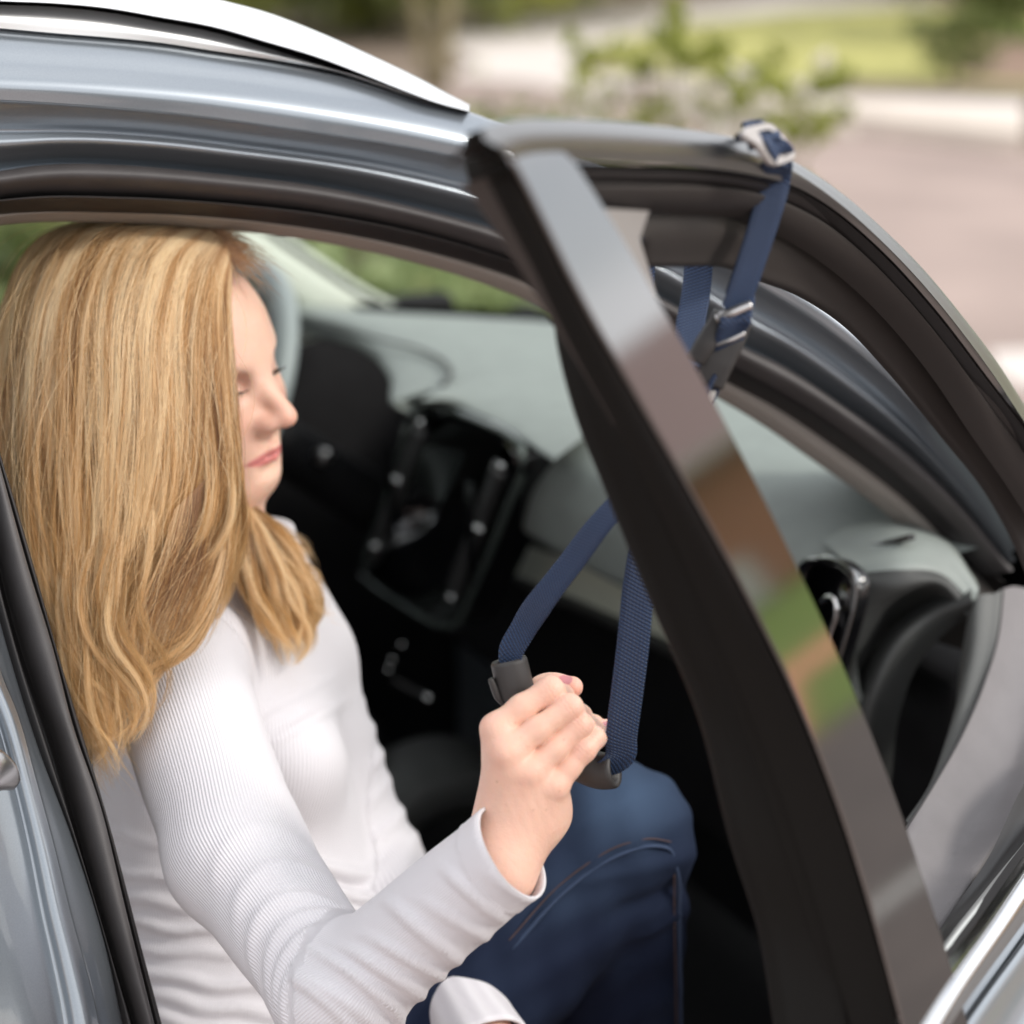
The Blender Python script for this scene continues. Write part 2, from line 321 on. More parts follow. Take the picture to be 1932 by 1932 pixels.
# ------------------------------------------------------------------ implicit surfaces
def sd_cone(p,a,b,ra,rb):
    a=np.array(a,np.float32); ba=np.array(b,np.float32)-a; pa=p-a; h=np.clip((pa@ba)/float(ba@ba),0,1)
    return np.linalg.norm(pa-h[...,None]*ba,axis=-1)-(ra+(rb-ra)*h)
def sd_ell(p,c,r,ax=None):
    q=p-np.array(c,np.float32)
    if ax is not None: q=q@np.array(ax,np.float32).T
    r=np.array(r,np.float32); k0=np.linalg.norm(q/r,axis=-1); k1=np.linalg.norm(q/(r*r),axis=-1); return k0*(k0-1)/np.maximum(k1,1e-6)
def smin(a,b,k): h=np.maximum(k-np.abs(a-b),0)/k; return np.minimum(a,b)-h*h*k*.25
def smax(a,b,k): return -smin(-a,-b,k)
def nets(fn,lo,hi,h,blk=8,marg=.012):
    lo=np.array(lo,float); hi=np.array(hi,float); nb=np.ceil((hi-lo)/h/blk).astype(int); n=nb*blk
    bc=np.stack(np.meshgrid(*[lo[i]+(np.arange(nb[i])+.5)*blk*h for i in range(3)],indexing='ij'),-1).reshape(-1,3).astype(np.float32)
    fc=np.concatenate([fn(c) for c in np.array_split(bc,max(1,len(bc)//60000))])
    f=np.empty(tuple(n),np.float32); fb=f.reshape(nb[0],blk,nb[1],blk,nb[2],blk)
    fb[:]=fc.reshape(nb[0],1,nb[1],1,nb[2],1)
    act=np.argwhere(np.abs(fc.reshape(nb))<blk*h*.9+marg)
    o=np.stack(np.meshgrid(*[np.arange(blk)]*3,indexing='ij'),-1).reshape(-1,3)
    for ch in np.array_split(act,max(1,len(act)//1200)):
        pts=(lo+(ch[:,None]*blk+o[None])*h).reshape(-1,3).astype(np.float32); v=fn(pts).reshape(-1,blk,blk,blk)
        fb[ch[:,0],:,ch[:,1],:,ch[:,2],:]=v
    s=f<0; N=int(np.prod(n)); st=np.array([n[1]*n[2],n[2],1]); acc={}
    cells=[];poss=[];quads=[];flips=[]
    for a in range(3):
        sl0=[slice(None)]*3; sl1=[slice(None)]*3; sl0[a]=slice(0,-1); sl1[a]=slice(1,None)
        idx=np.argwhere(s[tuple(sl0)]!=s[tuple(sl1)]); b,c=(a+1)%3,(a+2)%3
        idx=idx[(idx[:,b]>0)&(idx[:,c]>0)&(idx[:,b]<n[b]-1)&(idx[:,c]<n[c]-1)]
        i2=idx.copy(); i2[:,a]+=1; f0=f[tuple(idx.T)]; f1=f[tuple(i2.T)]; t=f0/(f0-f1); pos=idx.astype(float); pos[:,a]+=t
        q=[]
        for ob,oc in((0,0),(1,0),(1,1),(0,1)):
            cc=idx.copy(); cc[:,b]-=ob; cc[:,c]-=oc; q.append(cc@st); cells.append(q[-1]); poss.append(pos)
        q=np.stack(q,1); fl=f0>0; q[fl]=q[fl][:,::-1]; quads.append(q[:,::-1])
    cells=np.concatenate(cells); poss=np.concatenate(poss); uq,inv=np.unique(cells,return_inverse=True); inv=inv.ravel()
    cnt=np.bincount(inv); V=np.stack([np.bincount(inv,poss[:,i])/cnt for i in range(3)],1)*h+lo
    Q=np.searchsorted(uq,np.concatenate(quads))
    return V,Q[:,::-1] if False else Q
def grad(fn,V,e=.0006):
    g=np.stack([fn((V+np.eye(3)[i]*e).astype(np.float32))-fn((V-np.eye(3)[i]*e).astype(np.float32)) for i in range(3)],1); return g/(np.linalg.norm(g,axis=1)[:,None]+1e-9)

# ================================================================== THE CAR
car=empty('parked_car',(1.2,2.3,0),'blue grey car with its front passenger door swung open around the woman','car')
def px(s): return [tuple(float(x) for x in q.split(',')) for q in s.split()]
def sl_(s,off): return np.array([side(u,v,off) for u,v in px(s)])
A0=px('-160,-75 0,-62 150,-45 330,-15 420,8 500,30 600,69 700,116 800,169 845,190 885,209')
A1=px('-160,-6 0,2 100,6 200,15 300,32 400,50 500,78 600,108 680,138 760,170 825,194 885,210')
A2=px('-160,2 0,9 100,13 200,23 300,41 400,60 500,89 590,118 660,142 730,166 800,190 885,211')
A3=px('-160,40 0,53 100,62 200,70 300,80 400,95 500,110 580,124 640,137 710,160 790,188 885,212')
A4=px('-160,46 0,57 100,66 200,74 300,84 400,99 500,114 580,128 645,142 715,164 792,191')
# roof rail: upper bar, dark groove, lower foot strip
back=L(A0,side,.05); back=back+np.array([0,.02,-.05])
bar=loft('roof_rail',[back,L(A0,side,.036),L([(u,v*.55+w*.45) for (u,v),(_,w) in zip(A0,A1)],side,.010),L(A1,side,-.006)],M['silver'],car,sub=6)
bands('groove',[L(A1,side,-.006),L([(u,v+3) for u,v in A1],side,.020),L(A2,side,.013)],M['dark_line'],bar)
loft('rail_foot',[L(A2,side,.012),L([(u,(v+w)/2) for (u,v),(_,w) in zip(A2,A3)],side,.006),L(A3,side,.008)],M['silver'],bar)
Ctop=px('-160,120 0,125 120,132 250,140 380,152 500,166 620,184 740,205 900,240 1000,270 1100,312 1240,372 1350,440 1440,492 1540,552 1635,622 1735,715 1825,815 1915,925 1932,945')
Cc=px('-160,185 0,188 120,195 250,205 380,218 500,235 620,252 740,270 900,303 1000,330 1100,365 1240,425 1350,488 1440,540 1530,596 1620,662 1715,750 1800,850 1890,965 1932,1030')
Cm=px('-160,150 0,158 120,163 250,172 380,184 500,199 620,217 740,238 900,272 1000,300 1100,338 1240,398 1350,463 1440,515 1535,572 1628,645 1725,735 1812,835 1900,945 1932,985')
E_=px('-220,420 -150,365 -80,338 0,325 60,316 120,312 220,314 400,330 600,355 800,400 960,445 1100,500 1250,570 1386,652 1466,690 1566,755 1716,866 1816,968 1900,1075')
F_=px('-200,470 -130,405 -60,380 0,372 60,366 200,366 400,378 600,400 800,440 960,490 1100,545 1250,615 1366,690 1516,775 1666,885 1766,972 1866,1085')
G_=px('-185,500 -120,438 -60,412 0,402 80,397 200,398 400,407 600,430 800,470 960,517 1100,575 1250,645 1356,708 1466,766 1566,832 1720,948 1816,1045 1885,1120')
H_=px('-180,515 -110,450 -60,425 0,411 80,404 200,404 400,415 600,439 800,482 960,532 1100,592 1250,662 1356,726 1466,792 1566,862 1716,974 1800,1060 1848,1130')
nn=120
def lin(A,off,n=nn): return cr(L(A,side,off),n)
a4=cr(L(A4+[(870,206),(950,236),(1100,300),(1240,372),(1350,436),(1440,488),(1545,545),(1645,615),(1745,705),(1835,800),(1925,910),(1940,930)],side,.012),nn)
ct=lin(Ctop,-.004); cm=lin(Cm,-.010); cc=lin(Cc,-.006); e=lin(E_,.045); f_=lin(F_,.050)
def btw(a,b,w,off): return a*(1-w)+b*w+SN*off
roofin=a4+np.array([0,.05,-.012]); roofin2=a4+np.array([0,.25,-.05])
body=loft('body_side',[roofin2,roofin,a4,ct,cm,cc],M['paint'],car,n=nn,sub=6)
loft('door_opening_flange',[cc,btw(cc,e,.05,.005),btw(cc,e,.30,.016),btw(cc,e,.42,.008),btw(cc,e,.60,-.002),btw(cc,e,.72,.006),btw(cc,e,.92,.012),e+SN*.004],M['paint'],car,n=nn,sub=6)
g_=lin(G_,.072); h_=lin(H_,.082)
loft('outer_door_seal',[e+SN*.010,e-SN*.006,btw(e,f_,.25,-.016),btw(e,f_,.6,-.018),btw(e,f_,.9,-.004),f_+SN*.012],M['rubber2'],car,n=nn,sub=6)
loft('inner_door_seal',[f_+SN*.014,btw(f_,g_,.15,.000),btw(f_,g_,.45,-.016),btw(f_,g_,.75,-.012),btw(f_,g_,1,.003),g_+SN*.012],M['rubber'],car,n=nn,sub=6)
loft('headliner_edge',[g_+SN*.006,h_-SN*.0,h_+SN*.03,h_+SN*.05+np.array([0,0,.03])],M['lining'],car,n=nn,sub=4)
# A pillar inner lining widens towards its foot
loft('pillar_lining',[L(px('1500,790 1600,862 1716,958 1800,1030 1860,1100 1885,1128'),side,.088),L(px('1466,792 1566,862 1680,948 1766,1024 1816,1076 1846,1132'),side,.092),L(px('1466,794 1566,864 1680,950 1766,1026 1816,1078 1846,1136'),side,.13)],M['lining'],car,n=60)
# roof skin behind the rail, windscreen header, far side roof
RZ=1.645
roof=mesh('roof_panel',[(-1.0,1.74,RZ),(.62,1.74,RZ-.01),(.86,1.80,RZ-.05),(.86,2.9,RZ-.14),(.62,2.98,RZ-.105),(-1.0,2.98,RZ-.10),(-1.0,1.74,RZ-.02),(.62,1.74,RZ-.03),(.86,1.80,RZ-.07),(.86,2.9,RZ-.16),(.62,2.98,RZ-.125),(-1,2.98,RZ-.12)],
  [[0,1,2,3,4,5],[11,10,9,8,7,6],[0,6,7,1],[1,7,8,2],[2,8,9,3],[3,9,10,4],[4,10,11,5],[5,11,6,0]],M['paint'],car,False)
# rear door on the left edge of the picture
def dl(s,off): return L(px(s),side,off)
rearseal=[dl('-150,500 -80,760 13,1226 66,1398 135,1584 194,1775 227,1932 260,2060',o) for o in (0,)]
Lb=px('-170,500 -92,760 -8,1150 13,1226 66,1398 135,1584 194,1775 235,1960 262,2080')
Lg=px('-160,500 -80,760 8,1150 26,1216 88,1415 146,1597 214,1826 250,1950 276,2080')
Lh=px('-150,495 -70,750 18,1150 40,1226 110,1431 157,1610 234,1877 258,1955 285,2080')
Li=px('-130,485 -50,730 50,1080 95,1226 132,1372 183,1519 227,1701 281,1920 292,1965 318,2080')
Lj=px('-115,480 -35,725 0,865 30,960 66,1085 104,1226 146,1361 186,1497 227,1643 263,1782 303,1932 338,2080')
def bl(A,off): return cr(L(A,side,off),80)
b0,b1,b2,b3,b4=bl(Lb,.01),bl(Lg,.01),bl(Lh,.03),bl(Li,.02),bl(Lj,.03)
loft('pillar_groove',[b0,b1-SN*.004,(b1+b2)/2+SN*.012,b2-SN*0],M['dark_line'],car,n=80,sub=5)
loft('pillar_seal',[b2+SN*.014,b2*.85+b3*.15-SN*.018,(b2+b3)/2-SN*.026,b2*.1+b3*.9-SN*.018,b3-SN*.004],M['pillar_rubber'],car,n=80,sub=6)
loft('pillar_inner_trim',[b3+SN*.006,b3*.5+b4*.5-SN*.010,b4-SN*.0,b4+SN*.06],M['rubber'],car,n=80,sub=6)
Ld=px('-175,500 -110,760 -60,1000 0,1263 33,1347 69,1475 99,1585 135,1731 157,1811 186,1932 205,2080')
d0=bl(Ld,-.028)
rd=loft('rear_door',[b0+SN*.012,b0-SN*.004,b0*.5+d0*.5-SN*.004,d0*.9+b0*.1,d0],M['paint'],car,n=80,sub=5)
Ls=[(-19,1180)]+Ld[3:]+[(262,2350)]
d0=bl(Ls,-.028); skin=[d0]
for dx,o in ((-14,-.036),(-30,-.036),(-42,-.030),(-62,-.036),(-110,-.046),(-200,-.058),(-420,-.066)):
    q=[(u+dx*(1 if v<1500 else 1+(v-1500)/900),v) for u,v in Ls]; skin.append(bl(q,o))
loft('door_skin',skin,M['paint'],rd,n=80,sub=6)
w1,w2=side(-125,560,.03),side(-25,1165,.03)
rw=mesh('rear_window',[w1,w2,w2+np.array([-.9,0,-.02]),w1+np.array([-.75,0,-.02])],[[0,1,2,3]],M['glass'],rd,False)
tube('belt_trim',[w2-SN*.02,w2+np.array([-.45,-.012,-.01]),w2+np.array([-.9,-.012,-.02])],[.008],[.012],M['chrome'],rd,n=20,m=10)
mesh('lower_skin',[skin[-1][-1],skin[0][-1],skin[0][-1]+np.array([.06,.02,-.45]),skin[-1][-1]+np.array([0,.05,-.45])],[[0,1,2,3]],M['paint'],rd,False)
hd=tube('door_handle',[side(-160,1440,-.10),side(-60,1446,-.098),side(2,1460,-.086),side(22,1474,-.075)],[.018,.018,.016,.006],[.011,.012,.012,.006],M['chrome_s'],rd,n=30,m=24,up=SN,power=3)

# ---- front door, swung open
fd_root=None
def Dl(s,off): return L(px(s) if isinstance(s,str) else s,door,off)
o0='905,246 940,232 966,228 1066,227 1191,235 1316,250 1396,265 1491,305 1591,370 1666,435 1741,510 1816,600 1891,700 1932,765 1990,850 2060,960'
o1='915,262 950,246 1000,240 1066,240 1191,247 1316,261 1396,277 1487,314 1584,381 1659,448 1733,524 1807,613 1881,714 1922,778 1980,868 2048,976'
o2='985,312 1010,306 1040,304 1086,304 1216,309 1316,314 1441,334 1496,350 1566,390 1666,475 1766,585 1866,715 1932,802 1975,868 2035,968'
o3='985,322 1010,318 1040,316 1086,316 1216,321 1316,326 1436,346 1492,364 1562,405 1664,492 1764,604 1862,735 1926,822 1968,884 2025,980'
o4='990,345 1040,343 1086,343 1216,344 1316,346 1431,362 1496,385 1566,425 1666,515 1766,630 1866,765 1932,852 1965,905 2015,990'
o5='1010,388 1060,387 1131,387 1216,387 1316,390 1416,400 1481,425 1566,475 1666,560 1766,675 1866,820 1932,915 1960,960 2000,1010'
o5b='1010,395 1060,394 1131,394 1216,394 1316,397 1414,407 1478,433 1562,484 1661,569 1760,684 1859,829 1925,924 1953,968 1994,1018'
o6='1180,500 1200,500 1222,499 1240,498 1310,498 1381,500 1431,520 1521,555 1616,620 1690,700 1790,822 1880,940 1932,1040 1950,1085 1965,1120'
N2=110
q0,q1,q2,q3,q4,q5,q5b=[cr(Dl(s,o),N2) for s,o in ((o0,-.004),(o1,-.010),(o2,-.006),(o3,.004),(o4,.006),(o5,.016),(o5b,.020))]
inn=cr(Dl(o6,.050),N2)
frame=loft('front_door',[q0+DN*.022-np.array([0,0,.012]),q0,q1,q1*.5+q2*.5-DN*.0015,q2],M['frame_gloss'],car,n=N2,sub=6); frame['label']='open front passenger door with its window down'
loft('glass_channel',[q2+DN*.002,q2+DN*.022,q3+DN*.018,q3],M['dark_line'],frame,n=N2,sub=3)
loft('window_seal',[q3+DN*.002,q3*.7+q4*.3-DN*.004,q3*.3+q4*.7-DN*.001,q4+DN*.004],M['rubber'],frame,n=N2,sub=4)
loft('window_surround',[q4+DN*.004,q4*.8+q5*.2-DN*.003,q4*.3+q5*.7-DN*.003,q5+DN*.002,q5b+DN*.008],M['garnish'],frame,n=N2,sub=4)
# rounded inner garnish: starts at the rounded corner right of the pillar
g5='1196,440 1199,420 1212,402 1240,393 1316,391 1414,398 1486,422 1572,472 1671,557 1770,672 1869,817 1935,912 1963,956 2004,1006'
g6='1198,470 1200,486 1214,497 1240,499 1310,499 1381,501 1431,521 1521,556 1616,621 1690,701 1790,823 1880,941 1932,1041 1950,1086'
ga=cr(Dl(g5,.032),N2); gb=cr(Dl(g6,.050),N2); 
loft('inner_garnish',[ga+DN*.004,ga*.9+gb*.1-DN*.002,ga*.5+gb*.5-DN*.006,ga*.15+gb*.85-DN*.002,gb,gb+DN*.006],M['garnish'],frame,n=N2,sub=5)
mesh('corner_panel',[door(*q) for q in ((1120,392,.012),(1225,398,.022),(1204,440,.024),(1206,505,.045),(1240,560,.05),(1170,560,.02))],[[0,1,2,3,4,5]],mat('pale_corner_trim',(.30,.28,.27),.4),frame)
# pillar cover (gloss black) on the outside of the rear upright
pl='960,285 986,330 1034,425 1083,525 1129,612 1178,697 1225,780 1274,866 1318,945 1384,1066 1453,1200 1496,1290 1548,1416 1602,1566 1662,1766 1706,1932 1732,2040'
pr='1062,286 1078,300 1110,346 1145,402 1196,487 1246,575 1314,696 1356,775 1401,862 1453,966 1499,1061 1543,1153 1586,1248 1632,1356 1675,1466 1712,1570 1768,1741 1802,1850 1842,1990'
pa=cr(Dl(pl,-.008),N2); pb=cr(Dl(pr,-.008),N2)
pil=bands('pillar_cover',[pa+DN*.002,pa,pb,pb+DN*.002,pb+DN*.014],M['pillar_gloss'],frame,n=N2)
loft('upright_inner_face',[pb+DN*.014,pb+DN*.03-DE*.004,pb+DN*.06-DE*.01],M['satin'],frame,n=N2)
# rear upright of the frame: face, seal and inner garnish left of the pillar cover
f1='896,252 893,290 905,340 950,395 1020,470 1058,560 1068,640 1100,770 1160,925 1250,1145 1335,1350 1400,1600 1455,1780 1480,1932 1495,2050'
f2='905,244 920,258 945,305 985,380 1030,462 1072,560 1112,650 1165,750 1225,870 1310,1050 1390,1260 1450,1420 1510,1600 1570,1790 1610,1932 1640,2050'
fa=cr(Dl(f1,.070),N2); fb=cr(Dl(f2,.030),N2)
loft('frame_upright',[pa+DN*.004,pa*.85+fb*.15+DN*.002,pa*.6+fb*.4+DN*.004,pa*.45+fb*.55+DN*.016],M['upright'],frame,n=N2,sub=5)
loft('frame_upright_seal',[pa*.45+fb*.55+DN*.016,pa*.3+fb*.7+DN*.004,pa*.1+fb*.9+DN*.002,fb+DN*.008],M['upright'],frame,n=N2,sub=5)
loft('upright_garnish',[fb+DN*.010,fb*.9+fa*.1-DN*.002,fb*.5+fa*.5-DN*.010,fb*.1+fa*.9-DN*.006,fa,fa+DN*.012+DE*.01,fa+DN*.02+DE*.05],M['upright'],frame,n=N2,sub=5)
# belt line: chrome moulding, weatherstrip, outer skin
def belt(v0,off,ext=0): 
    # lines along the belt: rear end near (1740,1932), front end far right; parallel to DE
    a=door(*v0,off); return np.array([a-DE*.35,a-DE*.1,a,a+DE*.2,a+DE*.45,a+DE*.7])
w0=belt((1776,1790),.022); 
wl=[Dl('1640,2010 1712,1890 1776,1786 1850,1690 1932,1590 2010,1500',.030),Dl('1650,2020 1722,1900 1786,1796 1860,1698 1940,1600 2018,1508',.012)]
loft('inner_belt_seal',[Dl('1640,1990 1705,1868 1768,1762 1868,1612 1932,1480 2000,1400',.050),Dl('1640,1995 1710,1875 1773,1770 1868,1650 1940,1540 2010,1450',.044)]+[wl[0]],M['dark_line'],frame,n=60)
loft('belt_weatherstrip',[wl[0],Dl('1642,2014 1714,1894 1779,1789 1853,1694 1936,1594 2014,1504',.016),wl[1]],mat('pale_grey_weatherstrip',(.58,.60,.58),.35,0,.3),frame,n=60)
c0=Dl('1640,2060 1700,1960 1756,1860 1850,1730 1932,1614 2010,1520',.006)
c1=Dl('1660,2065 1722,1965 1780,1870 1870,1742 1945,1632 2020,1540',-.008)
c2=Dl('1690,2070 1755,1975 1815,1880 1900,1762 1960,1680 2030,1590',-.012)
c3=Dl('1730,2080 1795,1985 1860,1890 1925,1800 1975,1730 2040,1650',-.006)
bands('belt_seal',[wl[1],c0+DN*.008,c0],M['rubber'],frame,n=60)
loft('belt_moulding',[c0,c1,c1*.5+c2*.5-DN*.004,c2,c2*.6+c3*.4+DN*.002],M['chrome'],frame,n=60,sub=6)
c4=Dl('1800,2110 1850,2020 1905,1935 1960,1850 2010,1780 2060,1710',-.012); c5=Dl('1900,2200 1960,2100 2010,2010 2050,1930 2100,1850 2140,1780',-.028); c6=Dl('2080,2350 2140,2250 2180,2150 2220,2060 2260,1970 2300,1900',-.045)
loft('outer_skin',[c3+DN*.006,c3,c4,c5,c6],M['paint'],frame,n=60,sub=6)
# inner door panel shoulder, grained
p0=Dl('1846,1125 1842,1180 1832,1260 1800,1370 1745,1490 1700,1562 1712,1610 1740,1690 1771,1761',.115)
ip=[Dl('1846,1128 1842,1180 1834,1260 1806,1360 1752,1485 1702,1560',.16),Dl('1891,1111 1883,1191 1856,1286 1816,1381 1766,1470 1706,1566',.120),
    Dl('1925,1108 1925,1180 1910,1270 1870,1380 1800,1500 1712,1590',.112),Dl('1990,1140 1975,1240 1945,1340 1905,1450 1830,1570 1735,1680',.095),Dl('2030,1330 2000,1400 1950,1480 1890,1580 1830,1670 1771,1765',.070)]
ip[0]=L(px('1836,1136 1831,1206 1811,1306 1786,1391 1746,1496 1704,1558'),door,.14)
ipn=loft('inner_panel',[ip[1],ip[2],ip[3],ip[4],ip[4]+DN*.02-np.array([0,0,.03])],M['leather'],frame,n=70,sub=8)
loft('panel_edge_roll',[ip[0]+DN*.01-np.array([0,0,.06]),ip[0],ip[0]*.4+ip[1]*.6-DN*.004,ip[1]-DN*.001],mat('panel_edge_grey_green',(.11,.113,.107),.5,bump=(1100,.4)),frame,n=70,sub=6)
tube('panel_seam',ip[1]-DN*.0005,[.0012],[.0012],M['dark_line'],frame,n=60,m=8)
pp=mesh('panel_lower',np.concatenate([ip[0]+DN*.01-np.array([0,0,.055]),ip[0]+DN*.01-np.array([0,0,.55])]),[[i,i+1,i+7,i+6] for i in range(5)],M['black'],frame)

# the rest of the door below the belt line, out of the picture
Br=door(1748,1945,-.006); zb_=Br[2]
def dp(s,dz,o): return Br+DE*s+NI*o+np.array([0,0,dz])
shl=loft('door_shell',[[dp(s,-.03-.0,.0+o) for s in (0,.3,.65,.98)] for o in (.012,)]+[[dp(s,dz,o) for s in (0,.3,.65,.98)] for dz,o in ((-.05,-.012),(-.12,-.045),(-.30,-.05),(-.62,-.01),(-.74,.03))],M['paint'],frame,n=40,sub=5)
lt=loft('inner_trim',[[dp(s,dz,o) for s in (0,.3,.65,.98)] for dz,o in ((-.12,.085),(-.16,.105),(-.22,.13),(-.30,.12),(-.60,.14),(-.74,.09))],M['leather'],frame,n=40,sub=5)
loft('door_edge',[[dp(0,-.03,.012),dp(0,-.12,-.045),dp(0,-.30,-.05),dp(0,-.62,-.01),dp(0,-.74,.03)],[dp(-.004,-.04,.05),dp(-.004,-.12,.04),dp(-.004,-.3,.04),dp(-.004,-.62,.05),dp(-.004,-.74,.06)],[dp(0,-.10,.07),dp(0,-.16,.105),dp(0,-.30,.12),dp(0,-.60,.14),dp(0,-.74,.09)]],M['paint'],frame,n=40,sub=3)
loft('hinge_edge',[[dp(.98,-.03,.0),dp(.98,-.12,-.045),dp(.98,-.30,-.05),dp(.98,-.62,-.01),dp(.98,-.74,.03)],[dp(.98,-.10,.07),dp(.98,-.16,.105),dp(.98,-.30,.12),dp(.98,-.60,.14),dp(.98,-.74,.09)]],M['paint'],frame,n=40)
tube('armrest',[dp(.15,-.26,.13),dp(.4,-.25,.16),dp(.7,-.24,.13)],[.03],[.035],M['dashlow'],frame,n=30,m=16,power=3)
# ---- interior
XD=1.12
def yrow(Y,prof): return [(x,Y,z) for x,z in prof]
pad=[(1.40,1.232),(1.36,1.234),(1.28,1.230),(1.18,1.218),(1.13,1.200),(1.106,1.165),(1.104,1.125),(1.118,1.085),(1.15,1.07)]
def padrow(i):
    x,z=pad[i]; Ys=[1.55,1.66,1.78,1.9,2.05,2.2,2.36]; 
    sm_=lambda Y:(lambda q:q*q*(3-2*q))(min(1,max(0,(Y-1.72)/.28)))
    return np.array([(x-(.042*sm_(Y) if 3<i<8 else .02*sm_(Y) if i==3 else 0),Y,z) for Y in Ys])
dash=loft('dashboard',[padrow(i) for i in range(len(pad))],M['dash'],car,n=60,sub=6)
def zpx(s,z): return np.array([onZ(u,v,z) for u,v in px(s)])
pe=loft('pad_end',[zpx('800,750 839,729 926,701 1038,679 1130,680 1210,704',1.2225),zpx('799,752 840,733 928,706 1040,686 1130,690 1205,714',1.2290),zpx('795,757 850,748 930,742 1010,752 1080,778 1130,800',1.2285),zpx('788,762 835,762 900,780 960,806 1010,838 1050,864',1.218),zpx('788,764 835,764 900,783 960,810 1010,842 1050,870',1.208)],M['dash'],dash,n=60,sub=6)
hf=zpx('556,603 640,626 700,656 742,704 764,752 790,742 850,744 930,758',1.207)
hood=loft('cluster_hood',[zpx('536,570 720,588 900,598 1060,611 1140,640 1190,672',1.222),zpx('541,577 690,600 820,622 950,650 1040,685 1110,720',1.226),zpx('548,590 670,616 770,646 850,690 930,725 1020,760',1.221),hf,hf+np.array([.006,0,-.016]),hf+np.array([.05,0,-.035])],M['dash'],dash,n=70,sub=6)
tube('hood_seam',zpx('590,606 700,636 790,658 835,680 850,706 835,726',1.2265),[.0035],[.002],M['dashlow'],hood,n=40,m=8)
box('cluster_face',(1.22,2.61,1.11),(.02,.50,.20),M['black'],dash,bev=.01)
box('dash_face',(1.28,2.22,.92),(.12,1.32,.34),M['black'],dash,bev=.02)
# recess, pale strip, lower lip on the passenger side
ds=loft('decor_strip',[[onX(u,v,1.17) for u,v in px('930,1000 985,1024 1100,1066 1250,1126 1420,1195 1520,1235')],[onX(u,v,1.155) for u,v in px('928,1050 980,1072 1100,1122 1280,1202 1420,1262 1520,1307')],[onX(u,v,1.15) for u,v in px('925,1062 975,1085 1100,1136 1280,1216 1420,1277 1520,1320')]],M['decor'],dash,n=40,sub=4)
loft('lower_lip',[[onX(u,v,1.15) for u,v in px('922,1062 972,1086 1100,1138 1280,1219 1420,1280 1520,1323')],[onX(u,v,1.13) for u,v in px('918,1072 968,1095 1100,1147 1280,1229 1420,1290 1520,1334')],[onX(u,v,1.15) for u,v in px('915,1086 965,1110 1100,1160 1280,1246 1420,1306 1520,1352')]],M['dashlow'],dash,n=40,sub=4)
box('footwell_wall',(1.55,2.3,.75),(.04,1.7,.75),M['black'],car)
box('cabin_floor',(.6,2.3,.33),(2.2,1.7,.04),M['black'],car)
box('far_door_inside',(.55,3.08,.75),(1.7,.05,.85),M['black'],car,bev=.02)
box('door_sill',(.85,1.52,.42),(1.3,.12,.10),M['rubber'],car,bev=.02)
box('rear_wall',(-.95,2.4,.85),(.05,1.5,1.0),M['black'],car)
# centre screen
XS=1.035
def ox(u,v,x=XS): return onX(u,v,x)
scr=px('782,768 800,762 850,775 920,800 968,826 988,850 986,880 960,950 925,1040 885,1130 862,1180 840,1185 760,1145 700,1105 684,1090 686,1065 712,990 745,890 768,800')
sc0=np.array([ox(u,v) for u,v in scr]); cen=sc0.mean(0); 
def ring(k,dx): return cen+(sc0-cen)*k+np.array([dx,0,0])
ms=[ring(1.0,.05),ring(1.02,.0),ring(1.0,-.006),ring(.96,-.008)]; n_=len(scr)
Vs=np.concatenate(ms); Qs=[[i*n_+j,i*n_+(j+1)%n_,(i+1)*n_+(j+1)%n_,(i+1)*n_+j] for i in range(3) for j in range(n_)]+[[3*n_+j for j in range(n_)][::-1]]
sc=mesh('centre_screen',Vs,Qs,M['gloss'],dash)
tube('screen_rim',[ox(u,v,XS-.008) for u,v in px('776,790 786,768 804,762 850,774 918,800 966,826 987,850 986,880 960,950 925,1040 885,1130 862,1178 838,1180 760,1141 704,1103 688,1088 690,1065 714,990 746,892 770,802')],[.0045],[.0045],mat('dark_satin_rim',(.10,.12,.11),.25,.4,.5),sc,n=60,m=12)
gr=mat('vent_dark',(.045,.045,.045),.3,0,.5)
for (a,b_) in (((797,805),(704,1050)),((945,880),(855,1120))):
    pA,pB=ox(*a,XS-.014),ox(*b_,XS-.014)
    vt=tube('air_vent',[pA,(pA+pB)/2,pB],[.012],[.006],gr,sc,n=20,m=16,up=(1,0,0),power=4)
    for k in (-.35,0,.35): box('vent_slat',(pA+pB)/2+np.array([0,k*.02,0])+np.array([-.007,0,0]),(.003,.002,.12),M['gloss'],vt)
for (u,v,r) in ((794,797,.007),(749,906,.010),(708,1030,.009),(903,998,.011),(852,1126,.006),(946,878,.006),(742,1244,.005),(760,1215,.004),(735,1262,.005)):
    ball('vent_knob',ox(u,v,XS-.02),(.005,r*.8,r*.5),M['chrome'],sc,n=12,m=18)
tube('selector_trim',[ox(u,v,1.0) for u,v in px('742,1283 775,1300 800,1312 812,1318')],[.005],[.004],M['chrome'],sc,n=16,m=10)
